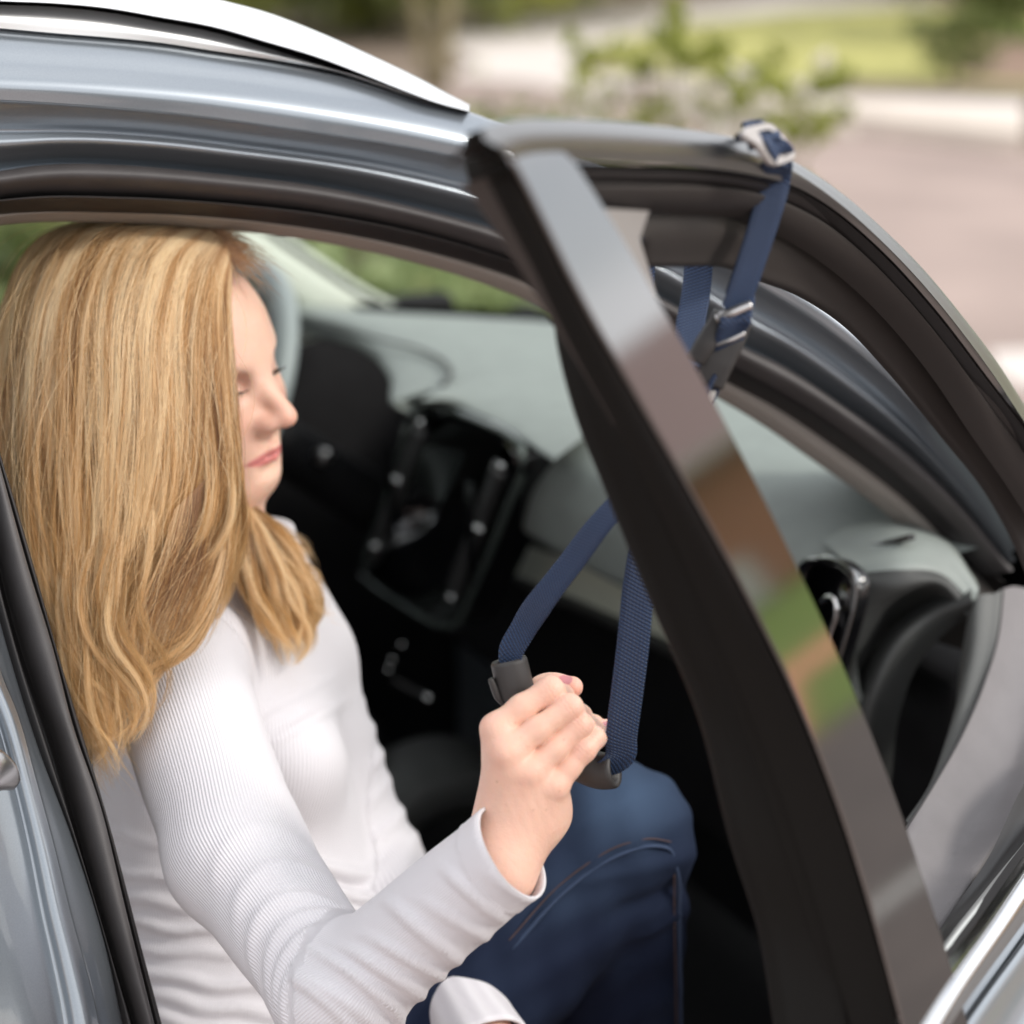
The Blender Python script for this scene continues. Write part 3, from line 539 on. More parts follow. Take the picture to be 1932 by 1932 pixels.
# vent at the passenger end
ev=px('1520,1060 1535,1050 1560,1048 1600,1062 1622,1080 1630,1105 1624,1150 1608,1210 1592,1260 1570,1290 1545,1280 1520,1230 1505,1150 1508,1090')
e0=np.array([onX(u,v,1.085) for u,v in ev]); ec=e0.mean(0); n_=len(ev)
Vs=np.concatenate([ec+(e0-ec)*k+np.array([dx,0,0]) for k,dx in ((1.,.006),(1.03,.0),(1.,-.008),(.88,-.010),(.84,.012))]); Qs=[[i*n_+j,i*n_+(j+1)%n_,(i+1)*n_+(j+1)%n_,(i+1)*n_+j] for i in range(4) for j in range(n_)]+[[4*n_+j for j in range(n_)][::-1]]
v2=mesh('side_air_vent',Vs,Qs,M['gloss'],dash)
tube('vent_bezel',[onX(u,v,1.072) for u,v in px('1548,1054 1575,1056 1604,1072 1618,1092 1616,1125 1600,1190 1584,1240')],[.0028],[.003],mat('soft_chrome',(.35,.36,.36),.15,1),v2,n=40,m=10)
tube('vent_lever',[onX(u,v,1.068) for u,v in px('1550,1135 1560,1127 1574,1130 1579,1145 1570,1185 1560,1215')],[.0022],[.0025],M['chrome'],v2,n=40,m=10)
# dash end cap and the dark curved trims right of the vent
capt=[[onX(u,v,x) for u,v,x in ((1540,1012,1.16),(1690,985,1.19),(1780,1015,1.22),(1840,1092,1.23))],[onX(u,v,x) for u,v,x in ((1560,1030,1.13),(1700,1000,1.16),(1790,1030,1.19),(1846,1110,1.2))],[onX(u,v,x) for u,v,x in ((1600,1062,1.105),(1700,1052,1.135),(1780,1070,1.172),(1842,1134,1.192))],[onX(u,v,x) for u,v,x in ((1612,1082,1.10),(1695,1075,1.125),(1778,1084,1.168),(1840,1146,1.19))]]
loft('dash_end_top',capt,M['dash'],dash,n=40,sub=6)
loft('dash_end_cap',[capt[-1],[onX(u,v,x) for u,v,x in ((1630,1110,1.10),(1690,1115,1.12),(1770,1105,1.16),(1836,1180,1.19))],[onX(u,v,x) for u,v,x in ((1610,1230,1.10),(1650,1180,1.12),(1700,1130,1.16),(1832,1150,1.20))],[onX(u,v,x) for u,v,x in ((1560,1380,1.11),(1600,1300,1.13),(1680,1200,1.18),(1830,1230,1.24))]],M['dashlow'],dash,n=40,sub=6)
loft('kick_trim',[[onX(u,v,x) for u,v,x in ((1600,1420,1.12),(1620,1300,1.12),(1668,1200,1.14),(1740,1140,1.17),(1830,1110,1.19))],[onX(u,v,x) for u,v,x in ((1620,1440,1.11),(1650,1310,1.11),(1695,1215,1.13),(1760,1160,1.16),(1835,1135,1.18))],[onX(u,v,x) for u,v,x in ((1680,1480,1.15),(1700,1340,1.15),(1735,1250,1.16),(1790,1190,1.18),(1840,1160,1.20))]],M['dashlow'],dash,n=50,sub=6)
tube('demister_slot',[onX(1642,1031,1.134),onX(1662,1027,1.139),onX(1684,1022,1.144),onX(1722,1013,1.149)],[.003,.007,.007,.003],[.003],M['gloss'],dash,n=24,m=16,up=(0,.3,1))
# steering wheel
wc=onY(398,772,2.66); wn=np.array([-.90,.0,.43]); wn/=np.linalg.norm(wn); wy=np.array([0,1.,0]); wz=np.cross(wn,wy)
th=np.linspace(0,2*math.pi,64,endpoint=False); cir=[wc+.185*(math.cos(a)*wy+math.sin(a)*wz) for a in th]
m_=16; Vw=[];rr=.0165
for a in th:
    rd_=math.cos(a)*wy+math.sin(a)*wz
    for b_ in range(m_): q=b_/m_*2*math.pi; Vw.append(wc+.185*rd_+rr*(math.cos(q)*rd_*1.15+math.sin(q)*wn))
Qw=[[i*m_+j,((i+1)%64)*m_+j,((i+1)%64)*m_+(j+1)%m_,i*m_+(j+1)%m_] for i in range(64) for j in range(m_)]
whl=mesh('steering_wheel',Vw,Qw,mat('sheen_grey_rim',(.30,.34,.34),.42,bump=(900,.3)),car)  # sky sheen on black leather put into the rim's base colour
ball('airbag_cover',wc-wn*.03,(.03,.085,.065),M['black'],whl,ax=[wn,wy,wz])
for sg in (-1,1): tube('spoke',[wc-wn*.03,wc+sg*wy*.08-wn*.02,wc+sg*wy*.175],[.02,.016,.014],[.008],M['gloss'],whl,n=20,m=12,up=wn,power=3)
tube('spoke',[wc-wn*.03,wc-wz*.08-wn*.02,wc-wz*.175],[.02,.016,.014],[.008],M['gloss'],whl,n=20,m=12,up=wn,power=3)
tube('spoke_trim',[wc-wy*.10-wn*.004-wz*.03,wc-wy*.14-wz*.045,wc-wy*.165-wz*.06],[.006],[.006],M['chrome'],whl,n=20,m=12)
tube('steering_column',[wc-wn*.04,wc-wn*.25-np.array([0,0,.05])],[.035,.04],[.035,.04],M['black'],whl,n=12)
tube('column_stalk',[onX(545,862,1.0),onX(575,856,1.0),onX(618,858,1.0)],[.008,.006,.009],[.007],M['chrome_s'],whl,n=16,m=12)
tube('column_stalk',[onX(570,870,1.0),onX(600,862,1.0),onX(612,868,1.0)],[.008,.010,.006],[.007],M['chrome_s'],whl,n=16,m=12)
# far windscreen pillar, header, windscreen glass, far window glass
YP=2.9
fp=[[onY(u,v,YP) for u,v in px('250,402 330,404 402,468 470,540 520,592 560,650')],[onY(u,v,YP-.05) for u,v in px('290,396 375,408 440,466 510,530 580,582 640,628')],[onY(u,v,YP-.04) for u,v in px('340,386 430,404 500,455 570,505 650,553 728,594')],[onY(u,v,YP) for u,v in px('380,380 460,410 530,460 590,500 660,548 740,592')]]
fpo=loft('far_windscreen_pillar',fp+[np.array(fp[3])+np.array([.03,.05,0])],M['pale_trim'],car,n=50,sub=6)
loft('pillar_edge',[np.array(fp[3])+np.array([.0,0,0]),[onY(u,v,YP-.02) for u,v in px('386,376 466,404 538,455 598,495 668,542 752,586')],[onY(u,v,YP+.03) for u,v in px('390,376 470,404 542,455 602,495 672,542 756,586')]],M['dashlow'],fpo,n=50)
loft('far_cant_rail',[[(-.9,3.0,1.49),(0,3.0,1.50),(.5,3.0,1.48),(.75,3.0,1.44)],[(-.9,2.95,1.525),(0,2.95,1.53),(.5,2.95,1.52),(.75,2.95,1.48)]],M['lining'],car,n=20)
wt=np.array([(.84,1.72,1.55),(.86,2.1,1.56),(.85,2.5,1.55),(.72,2.86,1.50)]); wb=np.array([(1.38,1.58,1.228),(1.42,2.1,1.228),(1.39,2.58,1.222),(1.10,2.90,1.215)]); 
ws=loft('windscreen',[wt,wt*.5+wb*.5+np.array([.02,0,.015]),wb],M['glass'],car,n=20,sub=8)
bands('windscreen_band',[wb+np.array([-.004,0,.004]),wb+np.array([.02,0,-.02])],M['gloss'],ws,n=20)
mesh('far_window_glass',[(-.8,3.07,1.18),(.95,3.07,1.18),(.55,3.0,1.53),(-.8,3.0,1.55)],[[0,1,2,3]],M['glass'],car,False)
# seat the woman sits on, console
st=box('front_seat',(.28,2.12,.62),(.55,.50,.20),M['black'],car,bev=.07)
box('seat_back',(-.12,2.14,1.0),(.15,.48,.62),M['black'],st,ax=[[.97,0,.22],[0,1,0],[-.22,0,.97]],bev=.06)
box('centre_console',(.60,2.48,.62),(.8,.20,.34),M['black'],car,bev=.04)
tube('console_lid',[onY(690,1545,2.35),onY(770,1480,2.35),onY(850,1455,2.35),onY(930,1470,2.35)],[.07],[.035],M['dashlow'],car,n=30,m=24,up=(0,0,1),power=3)
# bonnet and lower body so the car is whole from the side
bon=loft('bonnet',[[(1.42,1.62,1.14),(1.47,2.3,1.15),(1.42,3.02,1.14)],[(1.8,1.62,1.05),(1.85,2.3,1.07),(1.8,3.05,1.05)],[(2.3,1.64,.92),(2.35,2.3,.95),(2.3,3.02,.92)],[(2.5,1.7,.7),(2.6,2.3,.75),(2.5,2.9,.7)]],M['paint'],car,n=40,sub=6)
mesh('front_wing',[(1.36,1.56,1.12),(2.3,1.62,.92),(2.5,1.68,.35),(1.36,1.52,.35)],[[0,1,2,3]],M['paint'],car,False)
mesh('far_body_side',[(-1.6,3.14,1.17),(2.3,3.12,.90),(2.5,3.1,.4),(-1.6,3.16,.35)],[[0,1,2,3]],M['paint'],car,False)
mesh('sill_panel',[(-1.6,1.42,.42),(1.4,1.42,.42),(1.4,1.46,.25),(-1.6,1.46,.25)],[[0,1,2,3]],M['rubber'],car,False)
# ================================================================== THE WOMAN
person=empty('person',(float(P(440,1900,1.9)[0]),float(P(440,1900,1.9)[1]),.72),'woman with long blonde hair in a white ribbed top and jeans, gripping the strap handle','person')
def vd(x,y,z): v=x*R+y*U-z*F; return v/np.linalg.norm(v)     # right, up, towards the camera
# ---- shirt
SH=P(335,1290,1.78); MID=P(446,1610,1.67); ELB=P(640,1880,1.565); WR=P(966,1603,1.50)
shirtN=vd(0,0,1)
PS=dict(
 ua1=(SH,MID,.054,.0495), ua2=(MID,ELB,.0490,.0405), fa=(ELB,WR,.0410,.0315))
def arm(p):
    d=smin(sd_cone(p,*PS['ua1']),sd_cone(p,*PS['ua2']),.02); return smin(d,sd_cone(p,*PS['fa']),.022)
FS=P(545,1270,2.0); FE=P(712,1640,1.98); FW=P(930,1985,1.735)
def fararm(p): return smin(sd_cone(p,FS,FE,.046,.037),sd_cone(p,FE,FW,.037,.031),.02)
def torso(p):
    d=sd_cone(p,P(415,1290,1.96),P(425,1600,1.93),.110,.104)
    d=smin(d,sd_cone(p,P(425,1600,1.93),P(450,2090,1.90),.104,.116),.05)
    d=smin(d,sd_cone(p,P(350,1260,1.82),P(530,1245,2.0),.056,.052),.06)
    d=smin(d,sd_cone(p,P(500,1400,1.87),P(530,1440,1.86),.055,.052),.04)
    d=smin(d,sd_cone(p,P(585,1400,1.97),P(590,1440,1.97),.045,.042),.03)
    d=smin(d,sd_cone(p,P(470,1100,1.97),P(486,1000,1.965),.050,.024),.04)
    d=smin(d,sd_cone(p,P(600,1720,1.93),P(650,1780,1.93),.045,.045),.05)
    d=smin(d,sd_cone(p,P(405,1180,1.94),P(440,975,1.90),.070,.046),.05)
    return d
CUT=vd(*( (WR-ELB)@R,(WR-ELB)@U,-(WR-ELB)@F )); CUTP=WR-CUT*.0005
CUT=CUT+vd(.75,-.25,.1)*.15; CUT/=np.linalg.norm(CUT)
NKP=P(462,1000,1.88); NKN=vd(.10,1,.1)
FCN=FW-FE; FCN/=np.linalg.norm(FCN); FCP=P(938,1985,1.735)
def shirt(p):
    a=arm(p); t=torso(p); f=fararm(p)
    d=smin(smin(t,f,.025),a,.022)
    d=smax(d,((p-NKP)@NKN).astype(np.float32),.004)
    near=0
    cutw=np.where(a<t,((p-CUTP)@CUT),-1.); d=smax(d,cutw.astype(np.float32),.0008)
    cf=np.where((f<t)&(f<a),((p-FCP)@FCN),-1.); d=smax(d,cf.astype(np.float32),.0008)
    return d.astype(np.float32)
pts=np.array([P(u,v,d) for u in(60,1060) for v in(900,2130) for d in(1.42,2.12)])
def project(V):
    q=V-C; z=q@F; return 966+966*(q@R)/z/TF,966-966*(q@U)/z/TF,z
def nets_box(fn,plist,pad,h,**k): a=np.array(plist); return nets(fn,a.min(0)-pad,a.max(0)+pad,h,**k)
SV,SQ=nets_box(shirt,[SH+vd(0,1,0)*.05,ELB-U*.04,WR,FS,FW,P(425,2180,1.9)-R*.12,P(425,2180,1.9)+F*.1,P(440,950,1.9),P(430,1600,1.93)+F*.13],.06,.0027)
# rib coordinate and folds
def axis_coord(V,a,b,ref):
    ax=b-a; l=np.linalg.norm(ax); ax=ax/l; q=V-a; s=q@ax; r=q-s[:,None]*ax; n=ref-ax*(ref@ax); n/=np.linalg.norm(n); m=np.cross(ax,n); return s,np.arctan2(r@m,r@n),l
dA_,dT_,dF_=arm(SV),torso(SV),fararm(SV)
s1,p1,l1=axis_coord(SV,SH,MID,shirtN); s2,p2,l2=axis_coord(SV,MID,ELB,shirtN); s3,p3,l3=axis_coord(SV,ELB,WR,shirtN)
wup=1/(1+np.exp(-(s2+.0)/.02)); s_u=np.where(s2>0,l1+s2,np.minimum(s1,l1)); ang_u=p1*(1-wup)+p2*wup
isf=1/(1+np.exp(-((SV-ELB)@((WR-ELB)/np.linalg.norm(WR-ELB)-(ELB-MID)/np.linalg.norm(ELB-MID)))/.004)) if False else None
# choose forearm or upper arm by the bisector plane at the elbow
bis=(WR-ELB)/np.linalg.norm(WR-ELB)+(ELB-MID)/np.linalg.norm(ELB-MID); bis/=np.linalg.norm(bis); sb=(SV-ELB)@bis
fw=np.clip(.5+sb/.004,0,1)
ang=ang_u*(1-fw)+p3*fw
st_,pt_,lt_=axis_coord(SV,P(415,1200,1.96),P(430,1900,1.92),shirtN); sf_,pf_,lf_=axis_coord(SV,FS,FE,shirtN)
wa=np.clip(.5+(np.minimum(dT_,dF_)-dA_)/.010,0,1); wf=np.clip(.5+(dT_-dF_)/.006,0,1)
rib=np.where(wa>.5,ang*.046,np.where(wf>.5,pf_*.036,pt_*.11))
NRM=grad(shirt,SV,.001)
hemat=np.where((wa>.5)&(fw>.5),(SV-CUTP)@CUT,1.); seamat=np.where((project(SV)[1]<1420),dT_-dA_,1.)
h=np.zeros(len(SV))
def ridge(s,ph,s0,bend,w,a,pc=0,pw=1.2): return a*np.exp(-((s-s0-bend*(ph-pc)**2)/w)**2)*np.exp(-((ph-pc)/pw)**4)
rr_=np.random.default_rng(3)
fold=np.zeros(len(SV))
for s0,be,w,a,pc,pw in ((.198,-.006,.0045,.0022,-.2,.8),(.030,-.016,.0045,.0035,.3,1.5),(.048,-.015,.004,.0032,.2,1.4),(.066,-.013,.0045,.0030,.4,1.3),(.085,-.012,.004,.0026,.5,1.2),(.107,-.010,.005,.0030,.2,1.2),(.130,-.010,.0045,.0020,.5,1.0),(.152,-.008,.004,.0026,.2,.9),(.176,-.008,.005,.0018,.6,.7),(.020,-.02,.004,.003,.1,1.4)):
    for sg in (1,-1): fold+=.9*fw*ridge(s3,p3*sg if sg==1 else p3,s0,be,w,a*(1 if sg==1 else 0),pc,pw)
fold-= fw*.0018*np.exp(-((s3-.06)/.05)**2)
for s0,be,w,a,pc,pw in ((-.010,.02,.005,.0035,-.2,1.3),(-.026,.022,.005,.0035,-.3,1.3),(-.044,.024,.006,.003,-.3,1.2),(-.066,.024,.006,.0028,-.2,1.1),(-.095,.02,.007,.0022,-.4,.9),(-.13,.02,.008,.0018,-.5,.8)):
    fold+=(1-fw)*ridge(s2-l2,p2,s0,be,w,a,pc,pw)
h+=wa*fold*np.where(fw>.5,1.6,1.05)
u_,v_,z_=project(SV)
# torso folds (waist and belly), horizontal in the picture
tw=(1-wa)*(1-wf)
wob=6*np.sin(u_/55+1)+4*np.sin(u_/23+v_/40)
for v0,sl2,w,a,u0,uw in ((1655,.10,9,.0035,280,220),(1700,.06,10,.004,300,230),(1745,.05,8,.005,300,260),(1790,.03,10,.004,330,200),(1835,.16,11,.006,330,220),(1875,.20,12,.005,380,220),(1915,.22,11,.005,420,200),(1590,.1,10,.002,260,150),(1520,-.55,12,.003,560,90),(1470,-.6,10,.002,540,80)):
    h+=tw*a*np.exp(-((v_-v0-wob-sl2*(u_-300))/w)**2)*np.exp(-((u_-u0)/uw)**4)
for v0,u0,a in ((1640,610,.010),(1690,645,.012),(1735,690,.010),(1780,660,.010)):
    h+=tw*a*np.exp(-((v_-v0-.35*(u_-u0)+.0025*(u_-u0)**2)/13)**2)*np.exp(-((u_-u0)/90)**4)
for s0,a in ((.06,.0035),(.085,.0025),(.11,.0030),(.135,.002),(.165,.0035),(.19,.002),(.225,.003),(.26,.002)):
    h+=(1-wa)*wf*a*np.exp(-((sf_-s0-.012*np.sin(pf_+.6))/.006)**2)
nz=np.sin(SV@np.array([41,23,17.]))*np.sin(SV@np.array([-19,37,29.])); h+=.0016*nz*(1-wa)+.0007*nz*wa
# cuff hem: slight step and seam
sc_=(SV-CUTP)@CUT; hem=wa*fw*(np.exp(-((sc_+.020)/.0011)**2)*.0012+ .0007*(sc_>-.019)+.0012*np.clip((sc_+.02)/.02,0,1)); h+=hem
nkd=(SV-NKP)@NKN; h+=(1-wa)*np.exp(-((nkd+.014)/.0015)**2)*.0010
# raglan seam
SV=SV+NRM*h[:,None]
# open the cuff: drop the cap faces
fc=SV[SQ].mean(1); ca=((fc-CUTP)@CUT>-.0022)&(np.linalg.norm(fc-WR,axis=1)<.05); cb=((fc-FCP)@FCN>-.002)&(np.linalg.norm(fc-FCP,axis=1)<.06)&(arm(fc)>.01); cn=((fc-NKP)@NKN>-.002)&(np.linalg.norm(fc-NKP,axis=1)<.09)
SQk=SQ[~(ca|cb)]
for pn,nn_,rad_ in ((CUTP,CUT,.055),(FCP,FCN,.06),(NKP,NKN,.09)):
    ed=np.concatenate([SQk[:,[0,1]],SQk[:,[1,2]],SQk[:,[2,3]],SQk[:,[3,0]]]); key=np.sort(ed,1); uk,ct_=np.unique(key,axis=0,return_counts=True); bd_=uk[ct_==1]
    vb=np.unique(bd_); vb=vb[(np.linalg.norm(SV[vb]-pn,axis=1)<rad_)&(np.abs((SV[vb]-pn)@nn_)<.012)]
    mk=np.zeros(len(SV),bool); mk[vb]=True; be=bd_[mk[bd_[:,0]]&mk[bd_[:,1]]]
    for it in range(14):
        acc=np.zeros_like(SV); cn_=np.zeros(len(SV)); np.add.at(acc,be[:,0],SV[be[:,1]]); np.add.at(acc,be[:,1],SV[be[:,0]]); np.add.at(cn_,be.ravel(),1)
        ok=vb[cn_[vb]==2]; SV[ok]=SV[ok]*.4+.6*acc[ok]/2; SV[vb]-=((SV[vb]-pn)@nn_)[:,None]*nn_*.5
shirt_o=mesh('ribbed_top',SV,SQk,M['knit'],person,attrs={'rib':rib,'hem':hemat,'seam':seamat})
so_=shirt_o.modifiers.new('thickness','SOLIDIFY'); so_.thickness=.0020; so_.offset=-1
# raglan seam as a thin raised cord is left to the knit folds

# ---- skin: head, hand, inner body
HL,HU,HF=vd(.43,.375,-.81),vd(-.15,.93,.33),None
HL=HL-HU*(HL@HU); HL/=np.linalg.norm(HL); HF=-np.cross(HL,HU)
if HF@R<0: HF=-HF
HB=np.array([HL,HU,HF]); HO=P(476,712,1.842)
def toh(p): return (p-HO.astype(np.float32))@HB.T.astype(np.float32)
def fromh(q): return HO+np.asarray(q)@HB
def head_l(q):
    x=np.abs(q[...,0]); qm=q.copy(); qm[...,0]=x
    d=sd_ell(q,(0,.030,-.088),(.071,.082,.094))
    d=smin(d,sd_ell(q,(0,.018,-.044),(.061,.078,.052)),.03)
    d=smin(d,sd_ell(q,(0,-.045,-.048),(.053,.062,.047)),.03)
    d=smin(d,sd_cone(qm,(.050,-.052,-.078),(.016,-.090,-.022),.013,.012),.025)
    d=smin(d,sd_ell(q,(0,-.088,-.017),(.019,.014,.015)),.018)
    d=smin(d,sd_ell(qm,(.038,-.030,-.026),(.022,.020,.022)),.022)
    d=smin(d,sd_cone(qm,(.012,.016,-.001),(.036,.020,-.012),.009,.008),.014)
    d=smin(d,sd_ell(q,(0,-.062,-.013),(.024,.022,.017)),.018)
    d=smax(d,-sd_ell(qm,(.031,.000,.004),(.015,.010,.010)),.012)
    d=smin(d,sd_ell(qm,(.031,-.001,-.0125),(.0150,.0125,.0125)),.003)
    # lid crease
    nose=sd_cone(q,(0,.008,-.001),(0,-.026,.0215),.0075,.0085); nose=smin(nose,sd_ell(q,(0,-.0345,.0255),(.0100,.0090,.0095)),.006)
    nose=smin(nose,sd_ell(qm,(.0112,-.0372,.0118),(.0078,.0080,.0110)),.009)
    d=smin(d,nose,.014)
    d=smax(d,-sd_ell(qm,(.0060,-.0445,.0165),(.0034,.0030,.0060)),.002)
    d=smax(d,-sd_cone(q,(0,-.048,.012),(0,-.056,.0115),.0025,.003),.005)
    # lips
    up=smin(sd_cone(qm,(.0035,-.0605,.0065),(.0245,-.0680,-.0095),.0048,.0026),sd_ell(q,(0,-.0615,.0058),(.006,.0042,.0045)),.003)
    lo=sd_cone(qm,(.000,-.0705,.0045),(.0230,-.0695,-.0092),.0060,.0026)
    lips=np.minimum(up,lo)
    d=smin(d,lips,.0035)
    d=smax(d,-sd_cone(qm,(0,-.0658,.0130),(.0235,-.0690,-.0085),.0010,.0006),.002)
    d=smax(d,-sd_ell(q,(0,-.0800,.0070),(.016,.004,.008)),.010)
    return d,lips
NK0=fromh((0,-.075,-.085)); NK1=P(425,1150,1.93)
def head(p):
    q=toh(p); d,_=head_l(q)
    d=smin(d,sd_cone(p,NK0,NK1,.052,.056),.03); return d.astype(np.float32)
hb=[fromh((x,y,z)) for x in(-.085,.085) for y in(-.115,.125) for z in(-.2,.045)]+[NK1]
HV,HQ=nets_box(head,hb,.03,.0015)
q=toh(HV.astype(np.float32)); dl_,lips=head_l(q)
base=np.array([.86,.57,.44]); tone=np.repeat(base[None],len(HV),0)
def paint(T,w,c): w=np.clip(w,0,1)[:,None]; return T*(1-w)+np.array(c)*w
xm=np.abs(q[:,0])
tone=paint(tone,.65*np.exp(-(((xm-.04)/.022)**2+((q[:,1]+.035)/.022)**2)),(.70,.36,.27))
tone=paint(tone,.6*np.exp(-((q[:,0]/.014)**2+((q[:,1]+.036)/.014)**2+((q[:,2]-.024)/.018)**2)),(.74,.36,.27))
tone=paint(tone,.5*np.exp(-(((xm-.031)/.014)**2+((q[:,1]-.001)/.010)**2)),(.55,.33,.27))
xr_=np.clip(xm/.0300,0,1); up_=-.0600-.0078*xr_**1.6-.0010*np.exp(-(xm/.0022)**2); lo_=-.0752+.0068*xr_**2.2; mid_=-.0664-.0030*xr_**1.5; lipmask=np.clip((up_-q[:,1])/.0009,0,1)*np.clip((q[:,1]-lo_)/.0009,0,1)*(q[:,2]>-.03)*(xm<.0300); tone=paint(tone,lipmask*.95,(.72,.24,.23))
tone=paint(tone,np.clip(lipmask*3,0,1)*np.exp(-((q[:,1]-mid_)/.0008)**2)*.75,(.30,.07,.08))
hairline=(q[:,1]>.088-.35*np.clip(-q[:,2]-.02,0,1)*1.6)|((q[:,2]<-.055)&(q[:,1]>-.05)) ; tone=paint(tone,hairline.astype(float)*.95,(.12,.07,.04))
# ---- right hand gripping the handle
def H(zx,zy,d): return P(849+zx*.1953,1179.2+zy*.1953,d)
def G(p,*chain,k=.004):
    d=None
    for a,b in zip(chain[:-1],chain[1:]):
        e=sd_cone(p,H(*a[:3]),H(*b[:3]),a[3],b[3]); d=e if d is None else smin(d,e,k)
    return d
FIN=dict(
 index=[(452,1005,1.508,.0107),(690,800,1.509,.0085),(965,632,1.513,.0090),(1075,700,1.530,.0085),(1010,830,1.547,.0075)],
 middle=[(545,1238,1.500,.0112),(840,1015,1.503,.0083),(1150,800,1.509,.0089),(1245,890,1.528,.0085),(1150,1010,1.547,.0075)],
 ring=[(765,1425,1.503,.0106),(1010,1200,1.506,.0079),(1245,968,1.511,.0084),(1375,985,1.530,.0078),(1290,1130,1.548,.0070)],
 pinky=[(1005,1550,1.509,.0100),(1150,1370,1.511,.0079),(1290,1200,1.513,.0083),(1400,1080,1.520,.0074),(1500,1000,1.531,.0066)])
THB=[(590,1340,1.545,.016),(640,950,1.556,.0120),(860,610,1.557,.0098),(1010,600,1.553,.0088),(1180,600,1.549,.0076)]
ARM0=P(905,1700,1.505)
def back(p):
    d=None
    for (m,w) in ((FIN['index'][0],(585,1740,1.525,.0180)),(FIN['middle'][0],(600,1810,1.520,.019)),(FIN['ring'][0],(760,1830,1.522,.019)),(FIN['pinky'][0],(900,1790,1.528,.0180))):
        e=sd_cone(p,H(*w[:3]),H(*m[:3]),w[3],m[3]*1.05); d=e if d is None else smin(d,e,.012)
    wr=smin(sd_cone(p,H(600,1780,1.528),P(918,1640,1.515),.0200,.0195),sd_cone(p,H(790,1790,1.530),P(952,1650,1.515),.0205,.0195),.012)
    d=smin(d,wr,.02)
    d=smin(d,sd_cone(p,P(932,1638,1.515),P(850,1712,1.530),.0225,.0255),.02)
    d=smin(d,sd_ell(p,H(700,1330,1.530),(.022,.026,.012),[R,U,F]),.014)
    return d
def hand(p):
    d=back(p); fs=[G(p,*FIN[k],k=.005) for k in FIN]
    f=fs[0]
    for g in fs[1:]: f=smin(f,g,.0007)
    d=smin(d,f,.0040)
    d=smin(d,G(p,*THB,k=.006),.004)
    # nail flats
    return d.astype(np.float32)
GV,GQ=nets_box(hand,[H(330,480,1.50),H(1600,1900,1.56),P(850,1720,1.53),P(1000,1600,1.49)],.028,.00085,marg=.006)
gn=grad(hand,GV,.0004); hh=np.zeros(len(GV))
T2=np.repeat(np.array([.80,.52,.405])[None],len(GV),0)
for k in FIN:
    c=FIN[k]; a,b,c2=[H(*x[:3]) for x in c[1:4]]; ax=b-a; ax/=np.linalg.norm(ax); s=(GV-b)@ax; r=np.linalg.norm(GV-b,axis=1); facing=np.clip(-(gn@F),0,1)
    w=np.exp(-(r/.010)**2)*facing
    perp=np.cross(ax,F); perp/=np.linalg.norm(perp); tq=(GV-b)@perp
    for o,am in ((-.0040,.0004),(-.0014,.0007),(.0012,.0006),(.0036,.0003)): hh-=w*am*np.exp(-((s-o-14*tq**2+.0004*np.sin(tq*1400))/.00075)**2)*1.7; T2=paint(T2,w*.38*np.exp(-((s-o-14*tq**2+.0004*np.sin(tq*1400))/.0006)**2),(.55,.24,.17))  # knuckle creases cut in, their shade also painted as darker reddish lines
    hh+=w*.0004
    T2=paint(T2,w*.55,(.80,.42,.33))
    mcp=H(*c[0][:3]); rm=np.linalg.norm(GV-mcp,axis=1); hh+=np.exp(-(rm/.0125)**2)*facing*.0008; T2=paint(T2,np.exp(-(rm/.013)**2)*.35,(.80,.46,.36))
    # tendons
    w0=H(700,1850,1.515); t=mcp-w0; t/=np.linalg.norm(t); sm=(GV-mcp)@t; dm=np.linalg.norm((GV-mcp)-sm[:,None]*t,axis=1); 
tt=H(1190,600,1.549); T2=paint(T2,np.exp(-(np.linalg.norm(GV-tt,axis=1)/.013)**2)*.6,(.85,.38,.29))
for c_,r_ in ((H(1120,522,1.545),.0048),(H(1530,962,1.524),.0038)):
    T2=paint(T2,(np.linalg.norm((GV-c_)*1.0,axis=1)<r_).astype(float),(.60,.25,.28))
for zx,zy in ((630,945),(930,1785),(455,1505),(1055,1600),(805,1782),(1100,1108)):
    c_=H(zx,zy,1.5); uu=(GV-c_)@R; vv=(GV-c_)@U; T2=paint(T2,np.exp(-((uu**2+vv**2)/.0007**2))*(gn@F<0)*.55,(.38,.18,.11))
hh+=.00025*np.sin(GV@vd(1,.4,0)*900)*np.exp(-(np.linalg.norm(GV-H(800,1750,1.5),axis=1)/.02)**2)*.4
GV=GV+gn*hh[:,None]
# ---- far hand and hidden body inside the clothes
def under(p):
    d=smin(torso(p)+.012,fararm(p)+.008,.02); d=smin(d,smax(arm(p)+.009,((p-WR)@CUT+.055).astype(np.float32),.004),.02)
    d=smin(d,sd_cone(p,P(440,1950,1.9),P(600,2100,1.88),.085,.085),.04)
    d=smin(d,sd_cone(p,FW,P(925,2010,1.73),.0230,.0215),.01); d=smin(d,sd_ell(p,P(958,2062,1.725),(.036,.030,.016),[R,U,F]),.012)
    for i_ in range(4): d=smin(d,sd_cone(p,P(925+i_*44,2085-i_*8,1.72),P(965+i_*46,2215-i_*16,1.735+.004*i_),.0095,.0078),.004)
    d=smin(d,sd_cone(p,P(985,2035,1.715),P(1090,2090,1.70),.0110,.0085),.006)
    return smax(d,((p-NKP)@NKN+.012).astype(np.float32),.004).astype(np.float32)
UV,UQ=nets_box(under,[P(1130,2230,1.74),SH+vd(0,1,0)*.05,ELB-U*.04,WR,FS,P(955,1990,1.74),P(425,2180,1.9)-R*.12,P(425,2180,1.9)+F*.1,P(440,950,1.9),P(430,1600,1.93)+F*.13],.05,.0045)
u0,v0,_=project(UV)
